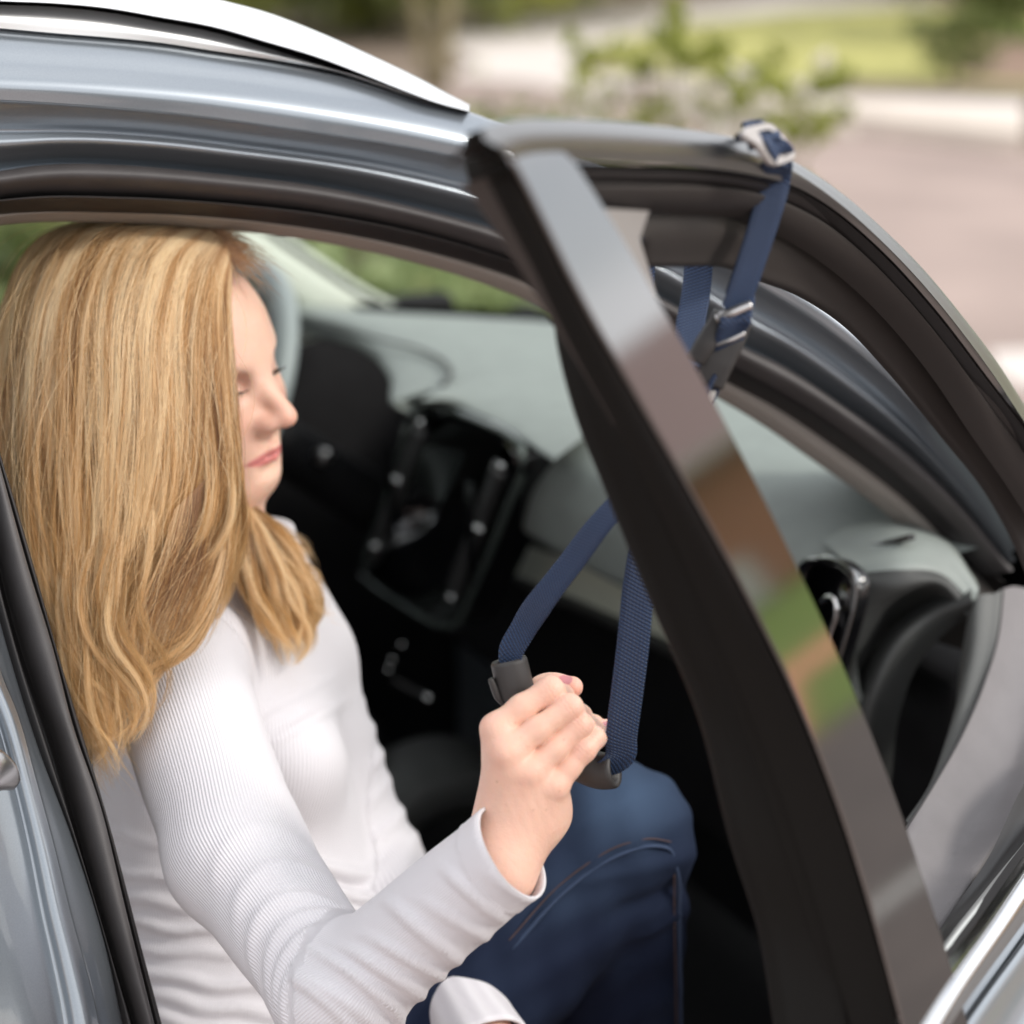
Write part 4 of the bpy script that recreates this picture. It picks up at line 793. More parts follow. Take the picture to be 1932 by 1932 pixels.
AV=np.concatenate([UV,HV,GV]); AQ=np.concatenate([UQ,HQ+len(UV),GQ+len(UV)+len(HV)])
AT=np.concatenate([np.repeat(np.array([.84,.57,.46])[None],len(UV),0),tone,T2])
body_o=mesh('body',AV,AQ,M['skin'],person,attrs={'tone':AT})
# ---- jeans
def jeans(p):
    d=smin(sd_cone(p,P(620,2150,1.84),P(1165,1580,1.84),.088,.0605),sd_cone(p,P(1165,1580,1.84),P(1165,2150,2.02),.0605,.054),.015)
    l=smin(sd_cone(p,P(640,2050,2.02),P(980,1690,2.08),.085,.062),sd_cone(p,P(980,1690,2.08),P(980,2150,2.3),.06,.052),.015)
    d=smin(d,l,.02); d=smin(d,sd_cone(p,P(480,2060,1.9),P(640,2140,1.95),.11,.10),.04); return d.astype(np.float32)
JV,JQ=nets_box(jeans,[P(480,2060,1.9),P(640,2150,1.9),P(1165,1560,1.84),P(1165,2150,2.02),P(980,2150,2.3),P(980,1690,2.08)],.12,.005)
ju,jv,jz=project(JV); jn=grad(jeans,JV,.002)
jh=.002*np.sin(ju/18+jv/31)*np.sin(jv/23-ju/60)+.004*np.exp(-((jv-1640-.25*(1200-ju))/14)**2)*np.exp(-((ju-1190)/110)**4)-.005*np.exp(-((jv-1690-.35*(1260-ju))/16)**2)*np.exp(-((ju-1240)/80)**4)+.003*np.exp(-((jv-1730-.5*(1280-ju))/12)**2)*np.exp(-((ju-1250)/60)**4)
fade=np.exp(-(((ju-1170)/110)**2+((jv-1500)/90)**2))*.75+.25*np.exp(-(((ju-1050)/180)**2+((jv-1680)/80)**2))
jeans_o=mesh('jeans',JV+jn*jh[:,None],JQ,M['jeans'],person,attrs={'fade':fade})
def onjeans(pl_,d0=1.5):
    out=[]
    for u,v in pl_:
        r=ray(u,v); t=d0
        for _ in range(80):
            dd=float(jeans((C+r*t)[None].astype(np.float32))[0]); t+=dd*.8
            if abs(dd)<.0004: break
        out.append(C+r*t)
    return out
sm=mat('denim_seam',(.03,.05,.10),.85,bump=(600,.6)); th_m=mat('brown_thread',(.085,.05,.045),.8)
for s in ('966,1790 1066,1682 1120,1640 1166,1614 1231,1596 1262,1602 1276,1640 1280,1720 1282,1820 1284,1940',):
    tube('seam',onjeans(px(s)),[.0022 if s[0:3]=='966' else .0006],[.0016 if s[0:3]=='966' else .0005],sm if s[0:3]=='966' else th_m,jeans_o,n=80,m=8)

def onj_off(pl_,o): 
    a=np.array(onjeans(pl_)); return a-F*o
st=tube('stitching',onj_off(px('960,1774 1060,1666 1115,1625 1160,1599 1228,1582 1266,1588'),.0012),[.0006],[.0006],th_m,jeans_o,n=80,m=6)
tube('stitching',onj_off(px('1272,1650 1272,1720 1274,1820 1276,1940'),.0012),[.0006],[.0006],th_m,jeans_o,n=60,m=6)
# ---- hair
GUIDE=[ # near sheet, front to back: (u,v,depth)
 [(437,500,1.800),(432,560,1.770),(434,640,1.748),(438,740,1.738),(441,850,1.735),(440,950,1.745),(434,1040,1.755),(420,1110,1.745),(395,1180,1.730),(370,1230,1.72)],
 [(434,478,1.808),(418,550,1.760),(416,650,1.732),(422,760,1.722),(424,870,1.722),(412,980,1.725),(380,1080,1.722),(325,1160,1.715),(265,1215,1.705),(225,1250,1.70)],
 [(424,458,1.815),(390,530,1.752),(378,650,1.722),(382,780,1.712),(376,900,1.712),(350,1010,1.710),(300,1110,1.703),(235,1190,1.695),(200,1270,1.69),(235,1330,1.685)],
 [(408,440,1.825),(352,515,1.748),(330,640,1.715),(332,770,1.704),(322,900,1.702),(290,1020,1.700),(240,1120,1.693),(190,1210,1.688),(165,1310,1.68),(215,1390,1.675)],
 [(388,427,1.835),(312,500,1.746),(282,640,1.710),(282,780,1.698),(272,920,1.697),(248,1060,1.695),(218,1190,1.69),(200,1300,1.685),(205,1400,1.68),(245,1450,1.675)],
 [(362,416,1.850),(268,485,1.750),(232,620,1.710),(230,770,1.697),(222,930,1.694),(205,1090,1.692),(190,1220,1.69),(180,1330,1.685),(190,1430,1.682),(232,1475,1.68)],
 [(335,409,1.865),(222,470,1.760),(180,600,1.716),(172,760,1.700),(168,930,1.694),(162,1100,1.692),(165,1240,1.690),(172,1350,1.686),(182,1440,1.684),(205,1492,1.68)],
 [(310,404,1.880),(178,456,1.778),(128,580,1.728),(115,750,1.706),(112,930,1.697),(118,1100,1.693),(135,1250,1.690),(155,1360,1.688),(172,1440,1.686),(188,1480,1.684)],
 [(290,401,1.895),(135,446,1.800),(78,570,1.746),(60,740,1.720),(60,920,1.708),(75,1090,1.700),(105,1230,1.697),(135,1330,1.694),(155,1400,1.69),(165,1440,1.69)],
 [(270,399,1.910),(95,450,1.830),(35,580,1.780),(14,740,1.752),(14,920,1.735),(35,1080,1.722),(72,1210,1.712),(105,1310,1.706),(130,1370,1.70),(145,1410,1.70)],
 [(252,398,1.930),(70,452,1.880),(0,600,1.840),(-20,760,1.810),(-18,920,1.79),(10,1070,1.765),(50,1190,1.745),(85,1290,1.73),(110,1350,1.72),(125,1390,1.72)],
]
GUIDE=[[(u-(4 if j>6 else 0),v+(34*max(0,(j-5))/4 if 3<=i_<=9 else 0),d) for j,(u,v,d) in enumerate(g_)] for i_,g_ in enumerate(GUIDE)]
GUIDE=np.array([cr(np.array([P(*q) for q in g]),40) for g in GUIDE])     # n x 40 x 3
FAR=np.array([cr(np.array([P(*q) for q in g]),40) for g in (
 [(446,905,1.865),(452,960,1.85),(450,1020,1.83),(446,1080,1.82),(460,1130,1.81),(492,1180,1.80),(520,1220,1.80),(540,1245,1.80),(548,1258,1.80)],
 [(448,905,1.872),(458,950,1.86),(475,1010,1.84),(488,1070,1.83),(500,1120,1.82),(520,1170,1.81),(540,1210,1.80),(552,1240,1.80),(552,1262,1.80)],
 [(450,905,1.880),(462,945,1.87),(495,1000,1.855),(525,1060,1.845),(548,1110,1.835),(562,1160,1.83),(568,1200,1.82),(564,1235,1.815),(552,1262,1.81)],
 [(452,905,1.890),(468,940,1.88),(508,985,1.87),(550,1035,1.86),(578,1090,1.855),(592,1140,1.85),(592,1175,1.84),(580,1210,1.83),(560,1245,1.82)])])
# far half of the parting, short flyaway front
def catr(A,s):
    s=np.clip(s,0,len(A)-1.0001); i=s.astype(int); w=(s-i)[:,None,None]; m=np.gradient(A,axis=0)
    return ((1+2*w)*(1-w)**2)*A[i]+w*(1-w)**2*m[i]+w*w*(3-2*w)*A[i+1]+w*w*(w-1)*m[i+1]
NP=26; tq=np.linspace(0,1,NP)
def sheet(A,n,nc,depth,clump,wave,rs,lenvar=.12,bright=0.):
    g=np.random.default_rng(rs); ns=len(A)-1
    cs=np.sort(g.random(nc))*ns; cw=g.random(nc)**1.2; ctone=np.clip(g.normal(.46,.36,nc)+bright,0,1); cend=1-g.random(nc)*lenvar; cph=g.random(nc)*6.28; camp=g.random(nc)
    ci=g.integers(0,nc,n); s0=np.clip(cs[ci]+g.normal(0,ns/nc*1.6,n),0,ns); w0=np.clip(cw[ci]+g.normal(0,.16,n),0,1)
    def resamp(X):
        i=np.linspace(0,39,NP); i0=np.clip(i.astype(int),0,38); f=(i-i0)[None,:,None]; return X[:,i0]*(1-f)+X[:,i0+1]*f
    base=resamp(catr(A,s0)); cb=resamp(catr(A,cs[ci]))
    tcl=(clump*np.clip((tq-.10)/.6,0,1)**1.0)[None,:,None]
    w_=(w0[:,None]*(1-tcl[...,0])+cw[ci][:,None]*tcl[...,0])
    X=base*(1-tcl)+cb*tcl
    # depth of the sheet: away from the camera
    prof=(.15+.85*np.sin(np.clip(tq*1.1,0,1)*math.pi*.5))[None]*depth
    X=X+F*(w_*prof)[...,None]
    # lateral wave growing to the tips, per clump
    t=np.gradient(X,axis=1); t/=np.linalg.norm(t,axis=2)[...,None]+1e-9; lat=np.cross(t,F); lat/=np.linalg.norm(lat,axis=2)[...,None]+1e-9
    amp=wave*np.clip((tq-.30)/.6,0,1)**1.2
    X=X+lat*(amp[None]*(.5+camp[ci])[:,None]*np.sin(tq[None]*13+cph[ci][:,None]))[...,None]-F[None,None]*(amp[None]*(.5+camp[ci])[:,None]*.6*np.cos(tq[None]*11+cph[ci][:,None]*1.7))[...,None]
    # smooth individual frizz
    k=g.normal(0,1,(n,3,3)); fr=sum(k[:,j][:,None,:]*np.sin(tq[None,:,None]*(3+4*j)+g.random((n,1,1))*6.28)/(1+j) for j in range(3))
    loose=np.where(g.random(n)<.06,3.2,1.)[:,None,None]
    X=X+fr*.0011*loose*np.clip(tq*2.2,0.0,1)[None,:,None]*(.5+tq[None,:,None])
    # shorten
    e=(cend[ci]*(1-g.random(n)*.22)); par=tq[None]*e[:,None]*(NP-1); i0=np.clip(par.astype(int),0,NP-2); f=(par-i0)[...,None]
    X=np.take_along_axis(X,i0[...,None],1)*(1-f)+np.take_along_axis(X,(i0+1)[...,None],1)*f
    tone=np.clip(ctone[ci]+g.normal(0,.20,n),0,1); tpos=tq[None]*e[:,None]
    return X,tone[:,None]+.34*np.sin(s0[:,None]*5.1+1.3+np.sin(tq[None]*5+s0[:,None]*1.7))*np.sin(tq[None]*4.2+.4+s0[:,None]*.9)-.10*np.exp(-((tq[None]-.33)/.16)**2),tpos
S1,t1,q1_=sheet(GUIDE,15000,120,.055,.72,.015,11)
S1b,t1b,q1b=sheet(GUIDE,9500,300,.016,.84,.013,12,.12,.03)
S2,t2,q2_=sheet(GUIDE,3800,17,.003,.90,.005,5,.2,.48); S2=S2-F*.003          # bright surface locks
S3,t3,q3_=sheet(FAR,6500,46,.045,.55,.006,21,.25,.25)
# broad lateral waves: second set of long locks crossing towards the back at the bottom
LOW=np.array([cr(np.array([P(*q) for q in g]),40) for g in (
 [(330,620,1.745),(318,800,1.720),(300,960,1.700),(280,1080,1.684),(285,1180,1.674),(302,1240,1.673),(285,1300,1.672),(245,1350,1.671),(212,1400,1.67)],
 [(262,640,1.745),(252,820,1.716),(235,980,1.697),(210,1110,1.680),(208,1210,1.673),(240,1290,1.670),(252,1350,1.669),(226,1410,1.668),(186,1442,1.668)],
 [(205,660,1.745),(192,840,1.714),(175,1000,1.696),(152,1130,1.682),(165,1240,1.674),(202,1320,1.671),(234,1380,1.669),(238,1430,1.668),(194,1488,1.668)],
 [(145,680,1.75),(135,850,1.72),(122,1010,1.70),(116,1140,1.688),(128,1270,1.678),(160,1350,1.674),(192,1410,1.672),(206,1450,1.672),(176,1482,1.672)])])
S7,t7,q7_=sheet(LOW,4600,60,.014,.70,.012,41,.30,.15)
k_=(np.random.default_rng(2).random((len(S7),1))**.7*.45); par=(k_+(1-k_)*tq[None])*(NP-1); i0=np.clip(par.astype(int),0,NP-2); ff=(par-i0)[...,None]; S7=np.take_along_axis(S7,i0[...,None],1)*(1-ff)+np.take_along_axis(S7,(i0+1)[...,None],1)*ff; q7_=k_+(1-k_)*q7_
# single flyaway hairs in front of the sheet
g=np.random.default_rng(15); nf=260; s_=g.random(nf)*10; base_=catr(GUIDE,s_); i0=(np.linspace(0,1,NP)[None]*(.25+.3*g.random((nf,1)))+.55*g.random((nf,1))**.8)*39; i0=np.clip(i0,0,38.99); ii=i0.astype(int); ff=(i0-ii)[...,None]
S8=np.take_along_axis(base_,ii[...,None],1)*(1-ff)+np.take_along_axis(base_,(ii+1)[...,None],1)*ff
S8=S8-F*(.006+.010*np.sin(tq*3.1))[None,:,None]+R[None,None]*(g.normal(0,.020,(nf,1,1))*np.sin(tq*(2+2*g.random((nf,1))))[...,None])+U[None,None]*(g.normal(0,.006,(nf,1,1))*tq[None,:,None]); t8=.55+.45*g.random(nf); q8_=np.repeat(tq[None]*.6+.3,nf,0)
# wisps flying off the far lock
WISP=np.array([cr(np.array([P(*q) for q in g]),40) for g in (
 [(455,930,1.88),(500,965,1.875),(545,990,1.87),(575,1015,1.87),(590,1045,1.87),(592,1070,1.87)],
 [(470,960,1.872),(520,1000,1.865),(565,1045,1.862),(595,1080,1.862),(615,1095,1.862),(630,1098,1.862)],
 [(490,1000,1.862),(540,1050,1.855),(582,1100,1.85),(605,1135,1.85),(622,1155,1.85),(634,1160,1.85)],
 [(505,1040,1.852),(555,1100,1.842),(588,1150,1.838),(604,1180,1.836),(612,1205,1.836),(610,1225,1.836)])])
S9,t9,q9_=sheet(WISP,900,22,.02,.45,.006,51,.45,.2)
LOCK=np.array([cr(np.array([P(*q) for q in g]),40) for g in (
 [(436,800,1.733),(436,930,1.733),(420,1040,1.725),(395,1120,1.705),(352,1190,1.695),(290,1225,1.688),(225,1250,1.684),(160,1265,1.68)],
 [(432,860,1.733),(430,980,1.733),(420,1080,1.722),(395,1170,1.700),(352,1235,1.690),(290,1272,1.685),(225,1290,1.682),(160,1305,1.68)],
 [(330,960,1.69),(300,1060,1.688),(255,1150,1.682),(210,1220,1.678),(215,1300,1.676),(250,1340,1.675),(258,1400,1.675),(215,1480,1.678)])])
S4,t4,q4_=sheet(LOCK[:2],1100,9,.006,.75,.003,31,.25,.35); S5,t5,q5_=sheet(LOCK[1:],500,5,.004,.8,.004,33,.2,.2)
# fine baby hair along the forehead and crown
g=np.random.default_rng(9); nb=900; s=g.random(nb)*5; root=catr(GUIDE,s)[:,0]+g.normal(0,.004,(nb,3)); dirn=np.array([vd(.9,.15,-.5)])+g.normal(0,.35,(nb,3)); lenb=g.random(nb)**2*.022+.006
cur=vd(.3,-1,0); S6=root[:,None]+dirn[:,None]*(tq[None,:,None]*lenb[:,None,None])+cur*(tq[None,:,None]**2*lenb[:,None,None]*.8)-F*.002; t6=g.random(nb)*.4; q6_=np.repeat(tq[None]*.15,nb,0)
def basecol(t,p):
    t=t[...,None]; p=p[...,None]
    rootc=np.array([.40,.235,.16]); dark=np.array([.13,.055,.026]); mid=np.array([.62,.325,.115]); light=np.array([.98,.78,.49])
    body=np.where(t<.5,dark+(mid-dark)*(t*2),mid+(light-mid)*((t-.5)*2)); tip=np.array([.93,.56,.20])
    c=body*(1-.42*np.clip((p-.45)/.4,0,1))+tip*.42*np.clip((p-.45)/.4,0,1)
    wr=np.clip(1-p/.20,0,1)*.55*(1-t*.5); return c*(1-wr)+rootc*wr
def curves(name,parts,rad,m,parent):
    X=np.concatenate([a for a,_,_ in parts]); n=len(X); k=X.shape[1]
    cu=bpy.data.hair_curves.new(name); cu.add_curves([k]*n); cu.points.foreach_set('position',X.reshape(-1).astype(np.float32))
    r=cu.attributes.get('radius') or cu.attributes.new('radius','FLOAT','POINT'); taper=np.interp(np.linspace(0,1,k),[0,.1,.75,1],[.8,1,1,.25]); r.data.foreach_set('value',np.tile(taper*rad,n).astype(np.float32))
    col=np.concatenate([basecol(np.clip((t if t.ndim==2 else t[:,None])+0*p,0,1),p) for _,t,p in parts]).reshape(-1,3)
    at=cu.attributes.new('tone','FLOAT_COLOR','POINT'); at.data.foreach_set('color',np.c_[col,np.ones(len(col))].astype(np.float32).ravel())
    cu.materials.append(m); o=bpy.data.objects.new(name,cu); return link(o,parent)
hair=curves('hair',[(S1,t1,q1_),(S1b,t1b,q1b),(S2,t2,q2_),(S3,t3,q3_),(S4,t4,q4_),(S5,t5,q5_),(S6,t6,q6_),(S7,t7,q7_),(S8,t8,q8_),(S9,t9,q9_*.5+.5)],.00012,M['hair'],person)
# brows and lashes
def lash(name,side_,n,yo,zo,ln,up_,rad,xr):
    g=np.random.default_rng(4); x=np.linspace(xr[0],xr[1],n)*side_; X=[]
    for xi in x:
        a=(abs(xi)-.031)/.014; y=yo-.0025*a*a; z=zo-.0045*a*a-.002*(a>0)*a; p0=np.array([xi,y,z]); d=np.array([side_*(.25*a),up_[0],up_[1]])
        X.append([fromh(p0+d*ln*t+np.array([0,up_[2]*ln*t*t,0])) for t in np.linspace(0,1,8)])
    X=np.array(X)+g.normal(0,.0002,(n,1,3)); cu=bpy.data.hair_curves.new(name); cu.add_curves([8]*n); cu.points.foreach_set('position',X.reshape(-1).astype(np.float32))
    r=cu.attributes.get('radius') or cu.attributes.new('radius','FLOAT','POINT'); r.data.foreach_set('value',np.tile(np.linspace(1,.2,8)*rad,n).astype(np.float32))
    cu.materials.append(mat(name+'_brown',(.04,.025,.018),.5)); return link(bpy.data.objects.new(name,cu),body_o)
for sd in (-1,1):
    lash('eyelash',sd,40,-.0045,.0012,.0095,(-.35,.9,.5),.00038,(.018,.044))
    g=np.random.default_rng(5); n=260; a=g.random(n); X=[]
    for ai in a:
        xb=.012+.036*ai; yb=.0215+.005*math.sin(ai*2.4)+g.normal(0,.0013); zb=.0085-.016*ai**1.6; p0=np.array([sd*xb,yb,zb+.0005]); d=np.array([sd*.8,.35-.6*ai,-.1]); X.append([fromh(p0+d*.006*t) for t in np.linspace(0,1,4)])
    cu=bpy.data.hair_curves.new('eyebrow'); cu.add_curves([4]*n); cu.points.foreach_set('position',np.array(X).reshape(-1).astype(np.float32))
    r=cu.attributes.get('radius') or cu.attributes.new('radius','FLOAT','POINT'); r.data.foreach_set('value',np.tile([.0004,.0004,.0003,.0001],n).astype(np.float32)); cu.materials.append(mat('brow_brown',(.07,.04,.022),.6)); link(bpy.data.objects.new('eyebrow',cu),body_o)
print('person',round(time.time()-T0,1))
# ================================================================== THE PULL STRAP
strap=empty('pull_strap',tuple(float(x) for x in P(1050,1400,1.5)),'navy webbing strap with black moulded grip, looped over the open door frame','pull strap')
hp=[H(565,330,1.534),H(600,480,1.535),H(655,680,1.537),H(800,930,1.540),H(1030,1170,1.542),H(1280,1340,1.540),H(1470,1410,1.536),H(1600,1400,1.532)]
def hollow(name,pts,ro,ri,n=60,m=32):
    c=cr(pts,n); t,a,b=frames(c,F); th=np.arange(m)/m*2*math.pi; V=[];rows=[]
    def rg(cc,a_,b_,r1,r2): return cc+a_*(r1*np.cos(th))[:,None]+b_*(r2*np.sin(th))[:,None]
    rows=[rg(c[6],a[6],b[6],ri*.8,ri*.6),rg(c[0]+t[0]*.001,a[0],b[0],ri,ri*.75),rg(c[0],a[0],b[0],ro[0]*.93,ro[1]*.93)]
    for i in range(1,n-1): 
        k=1+.04*math.sin(i/n*math.pi); rows.append(rg(c[i],a[i],b[i],ro[0]*k,ro[1]*k))
    rows+=[rg(c[-1],a[-1],b[-1],ro[0]*.93,ro[1]*.93),rg(c[-1]-t[-1]*.001,a[-1],b[-1],ri,ri*.75),rg(c[-7],a[-7],b[-7],ri*.8,ri*.6)]
    return mesh(name,np.concatenate(rows),gridq(len(rows),m,True),M['plastic'],strap)
grip=hollow('grip',hp,(.0128,.0118),.0085)
# moulded lip at the upper end and parting line
tube('grip_lip',[H(395,520,1.530),H(430,600,1.531),H(470,700,1.532),H(520,770,1.533)],[.0022,.003,.003,.0018],[.0035],M['plastic'],grip,n=20,m=10,up=F)
WB=.0195
left=[H(590,420,1.534),P(962,1240,1.532),P(985,1190,1.525),P(1025,1130,1.50),P(1080,1058,1.48),P(1130,992,1.46),P(1175,940,1.45),P(1240,860,1.44),P(1300,780,1.435),P(1340,700,1.43)]
ribbon('webbing',left,[vd(.85,-.45,.55),vd(.80,-.5,1.3),vd(.80,-.55,1.9)],WB*1.05,.0016,M['web'],strap)
right=[H(1500,1400,1.534),P(1168,1432,1.528),P(1172,1390,1.518),P(1184,1300,1.505),P(1195,1210,1.495),P(1205,1110,1.485),P(1218,1030,1.475),P(1250,900,1.455),P(1300,790,1.44),P(1340,700,1.43)]
ribbon('webbing',right,[vd(.93,.30,.1),vd(.97,.15,.1),vd(.98,.12,.0),vd(.98,.15,0),vd(.9,.2,.1)],WB*1.12,.0016,M['web'],strap)
# main buckle body (side view, dark) with slide bar
bk=mesh('webbing_end',[P(1335,735,1.428),P(1352,738,1.428),P(1345,760,1.43),P(1333,755,1.43)],[[0,1,2,3]],M['white'],strap)
ba=vd(.35,.93,0); bb=vd(.93,-.35,.1); bc=np.cross(ba,bb)
bc0=P(1362,655,1.425)
tube('buckle',[P(1340,728,1.43),P(1352,690,1.428),P(1372,640,1.425),P(1388,600,1.423)],[.0085,.0105,.0115,.0115],[.0045,.0055,.005,.004],M['plastic'],strap,n=24,m=24,up=vd(0,0,1),power=5)
tube('buckle_side',[P(1312,680,1.425),P(1330,650,1.422),P(1350,610,1.42),P(1358,588,1.418)],[.006,.007,.006,.004],[.006],M['plastic'],strap,n=20,m=16,up=vd(0,0,1),power=4)
tube('slide_bar',[P(1352,602,1.415),P(1385,588,1.412),P(1417,575,1.412)],[.0036],[.0034],M['chrome_s'],strap,n=20,m=16)
tube('slide_bar',[P(1352,650,1.419),P(1380,640,1.417),P(1405,628,1.417)],[.0020],[.0018],M['chrome_s'],strap,n=20,m=16)
ribbon('webbing',[P(1375,660,1.424),P(1378,632,1.416),P(1388,604,1.411),P(1394,580,1.418),P(1396,560,1.424)],[vd(.93,.35,0)],WB,.0016,M['web'],strap,n=40)
# the run up to the door frame and over it
dn0=door(1470,322,-.012); top=door(1448,268,-.022)
run=[P(1385,585,1.418),P(1402,540,1.415),P(1425,470,1.412),P(1447,400,1.410),P(1464,340,1.408),door(1467,318,-.014),door(1464,300,-.020)]
ribbon('webbing',run,[vd(.90,.35,-.25),vd(.92,.30,-.25),vd(.95,.2,-.2),vd(.93,.30,.1)],WB*1.0,.0018,M['web'],strap,n=70)
ribbon('webbing',[P(1392,560,1.424),P(1408,515,1.422),P(1430,450,1.420),P(1450,380,1.418),P(1466,330,1.416)],[vd(.90,.35,-.25),vd(.95,.2,-.2)],WB*.98,.0014,M['web'],strap,n=60)
# inner side of the loop, behind the frame garnish
ribbon('webbing',[P(1318,440,1.50),P(1318,500,1.50),P(1312,560,1.49),P(1302,620,1.475),P(1310,680,1.455),P(1330,710,1.44)],[vd(1,.05,.1)],WB,.0016,M['web'],strap,n=50)
ribbon('webbing',[P(1226,440,1.52),P(1224,500,1.515),P(1222,560,1.51)],[vd(1,.0,.6)],WB*.5,.0016,M['web'],strap,n=20)
# slide buckle on top of the frame
ux=(door(1480,262,-.026)-door(1438,276,-.026)); ux/=np.linalg.norm(ux)
def fr(s,off): return [door(u,v,off) for u,v in px(s)]
outer=fr('1398,250 1406,241 1436,234 1450,236 1472,258 1494,286 1495,298 1486,306 1462,314 1450,310 1424,276 1402,262',-.030)
inner_=fr('1424,252 1430,249 1440,247 1449,248 1462,264 1476,282 1478,288 1474,291 1462,295 1456,293 1440,270 1428,258',-.030)
O=np.array(outer); I=np.array(inner_); n_=len(O)
Vb=np.concatenate([O-DN*.0025,I-DN*.0025,O+DN*.0015,I+DN*.0015]); Qb=[]
for j in range(n_):
    k=(j+1)%n_; Qb+=[[j,k,n_+k,n_+j],[2*n_+j,3*n_+j,3*n_+k,2*n_+k],[j,2*n_+j,2*n_+k,k],[n_+j,n_+k,3*n_+k,3*n_+j]]
slb=mesh('slide_buckle',Vb,Qb,mat('pale_satin_buckle',(.50,.47,.45),.35,.3,.2,bump=(2000,.2)),strap,False)
bv=slb.modifiers.new('bevel','BEVEL'); bv.width=.0008; bv.segments=2
ribbon('webbing',fr('1408,258 1424,254 1438,252',-.022)+fr('1452,264 1466,284',-.0335)+fr('1470,300 1472,312',-.022),[ux],WB*.92,.0018,M['web'],strap,n=50)
mesh('buckle_shadow_pad',[door(1398,262,-.018),door(1452,318,-.018),door(1466,318,-.014),door(1440,262,-.010)],[[0,1,2,3]],M['plastic'],strap) if False else None

ribbon('webbing',fr('1388,262 1400,258 1410,257',-.010),[vd(.25,.9,.3)],WB*.3,.0016,M['web'],strap,n=20)
# ================================================================== GROUND, STREET, GARDEN
def sheetz(name,pts,z,m,kind='structure'): 
    o=mesh(name,[(x,y,z) for x,y in pts],[list(range(len(pts)))],m,None,False); o['kind']=kind; return o
def gz(s,z=0): return [tuple(onZ(u,v,z)[:2]) for u,v in px(s)]
sheetz('ground',[(-300,-300),(300,-300),(300,300),(-300,300)],0,M['soil'])
road=gz('-3000,2600 -3000,330 -900,210 300,172 700,158 900,148 1000,152 1180,175 1350,205 1560,238 1932,287 2600,380 6000,1000')
road=[(-14,-20),(-14,14)]+gz('300,172 700,158 880,140 1000,152 1180,175 1350,212 1560,240 1932,290')+[(13.3,8),(13.3,-20)]
sheetz('road',road,.004,M['asphalt'])
sheetz('driveway',gz('780,158 860,140 900,120 850,90 860,62 960,45 1250,18 1500,-6 1720,-8 1780,10 1500,22 1280,48 1120,88 1060,120 1090,142 1300,150 1520,158 1540,175 1300,205 1000,158 880,148'),.008,M['concrete'])
lawn=sheetz('lawn',gz('1120,88 1280,48 1500,24 1800,14 2600,60 2600,300 1932,168 1700,158 1400,152 1200,140 1080,122'),.012,M['grass'])
# kerb and verge on the right: a pale kerb stone row, the pieces visible near the corner
K0=[onZ(u,v,.0) for u,v in px('1180,178 1350,214 1560,243 1932,292')]; K1=[onZ(u,v,.0) for u,v in px('1180,168 1350,196 1560,216 1932,250')]
kl=cr(K0,60); kk=cr(K1,60); hz=np.array([0,0,.12])
kb=bands('kerb',[kl,kl+hz,kk+hz,kk],M['kerb'],None,60); kb['kind']='structure'
sw0=[onZ(u,v,.11) for u,v in px('1180,160 1350,172 1560,180 1932,192')]
sw=bands('pavement',[kk+np.array([0,0,.116]),cr(sw0,60)],M['concrete'],None,60); sw['kind']='structure'
wl_=bands('verge',[cr(sw0,60)+np.array([0,0,.004]),cr([onZ(u,v,.11) for u,v in px('1180,150 1350,158 1560,164 1932,170')],60)],M['soil'],None,60); wl_['kind']='structure'
sheetz('front_path',gz('1868,668 1932,664 2300,690 2300,760 1932,735 1880,710'),.010,M['concrete'])
# foliage
def leaves(cen,rad,n,size,seed,shell=.35,flat=1.):
    g=np.random.default_rng(seed); nb=max(4,n//90); q=g.normal(0,1,(nb,3)); q/=np.linalg.norm(q,axis=1)[:,None]; q*=(g.random((nb,1))**shell); bc=np.array(cen)+q*np.array(rad)
    i=g.integers(0,nb,n); p=bc[i]+g.normal(0,1,(n,3))*np.array(rad)*.16
    a=g.normal(0,1,(n,3)); a/=np.linalg.norm(a,axis=1)[:,None]; b=np.cross(a,g.normal(0,1,(n,3))); b/=np.linalg.norm(b,axis=1)[:,None]; s=size*(.6+.8*g.random((n,1)))
    V=np.stack([p-a*s,p+b*s*.45,p+a*s,p-b*s*.45],1).reshape(-1,3); Q=np.arange(4*n).reshape(-1,4); rnd=np.repeat(np.clip(g.random(n)*.5+.5*g.random(nb)[i],0,1),4); return V,Q,rnd
def foliage(name,specs,size,m,parent,seed=0):
    Vs=[];Qs=[];Rs=[];o=0
    for j,(c,r,n) in enumerate(specs):
        V,Q,rn=leaves(c,r,n,size,seed+j); Vs.append(V);Qs.append(Q+o);Rs.append(rn);o+=len(V)
    return mesh(name,np.concatenate(Vs),np.concatenate(Qs),m,parent,False,attrs={'rnd':np.concatenate(Rs)})
def gp(u,v,z=0): return onZ(u,v,z)
def shrub(u,v,h,w,m,label,seed,grp=None,size=.05,n=2600,loc=None,name='shrub'):
    c=gp(u,v) if loc is None else np.array(loc); t=empty(name,tuple(c),label,'shrub',grp)
    foliage('foliage',[((c[0],c[1],h*.55),(w*.5,w*.5,h*.45),n)],size,m,t,seed)
    for k in range(3): tube('stem',[c,c+np.array([.1*(k-1),.05*k,h*.4]),c+np.array([.25*(k-1),.1*(k-1),h*.8])],[.02,.01],[.02,.01],M['bark'],t,n=8,m=6)
    return t
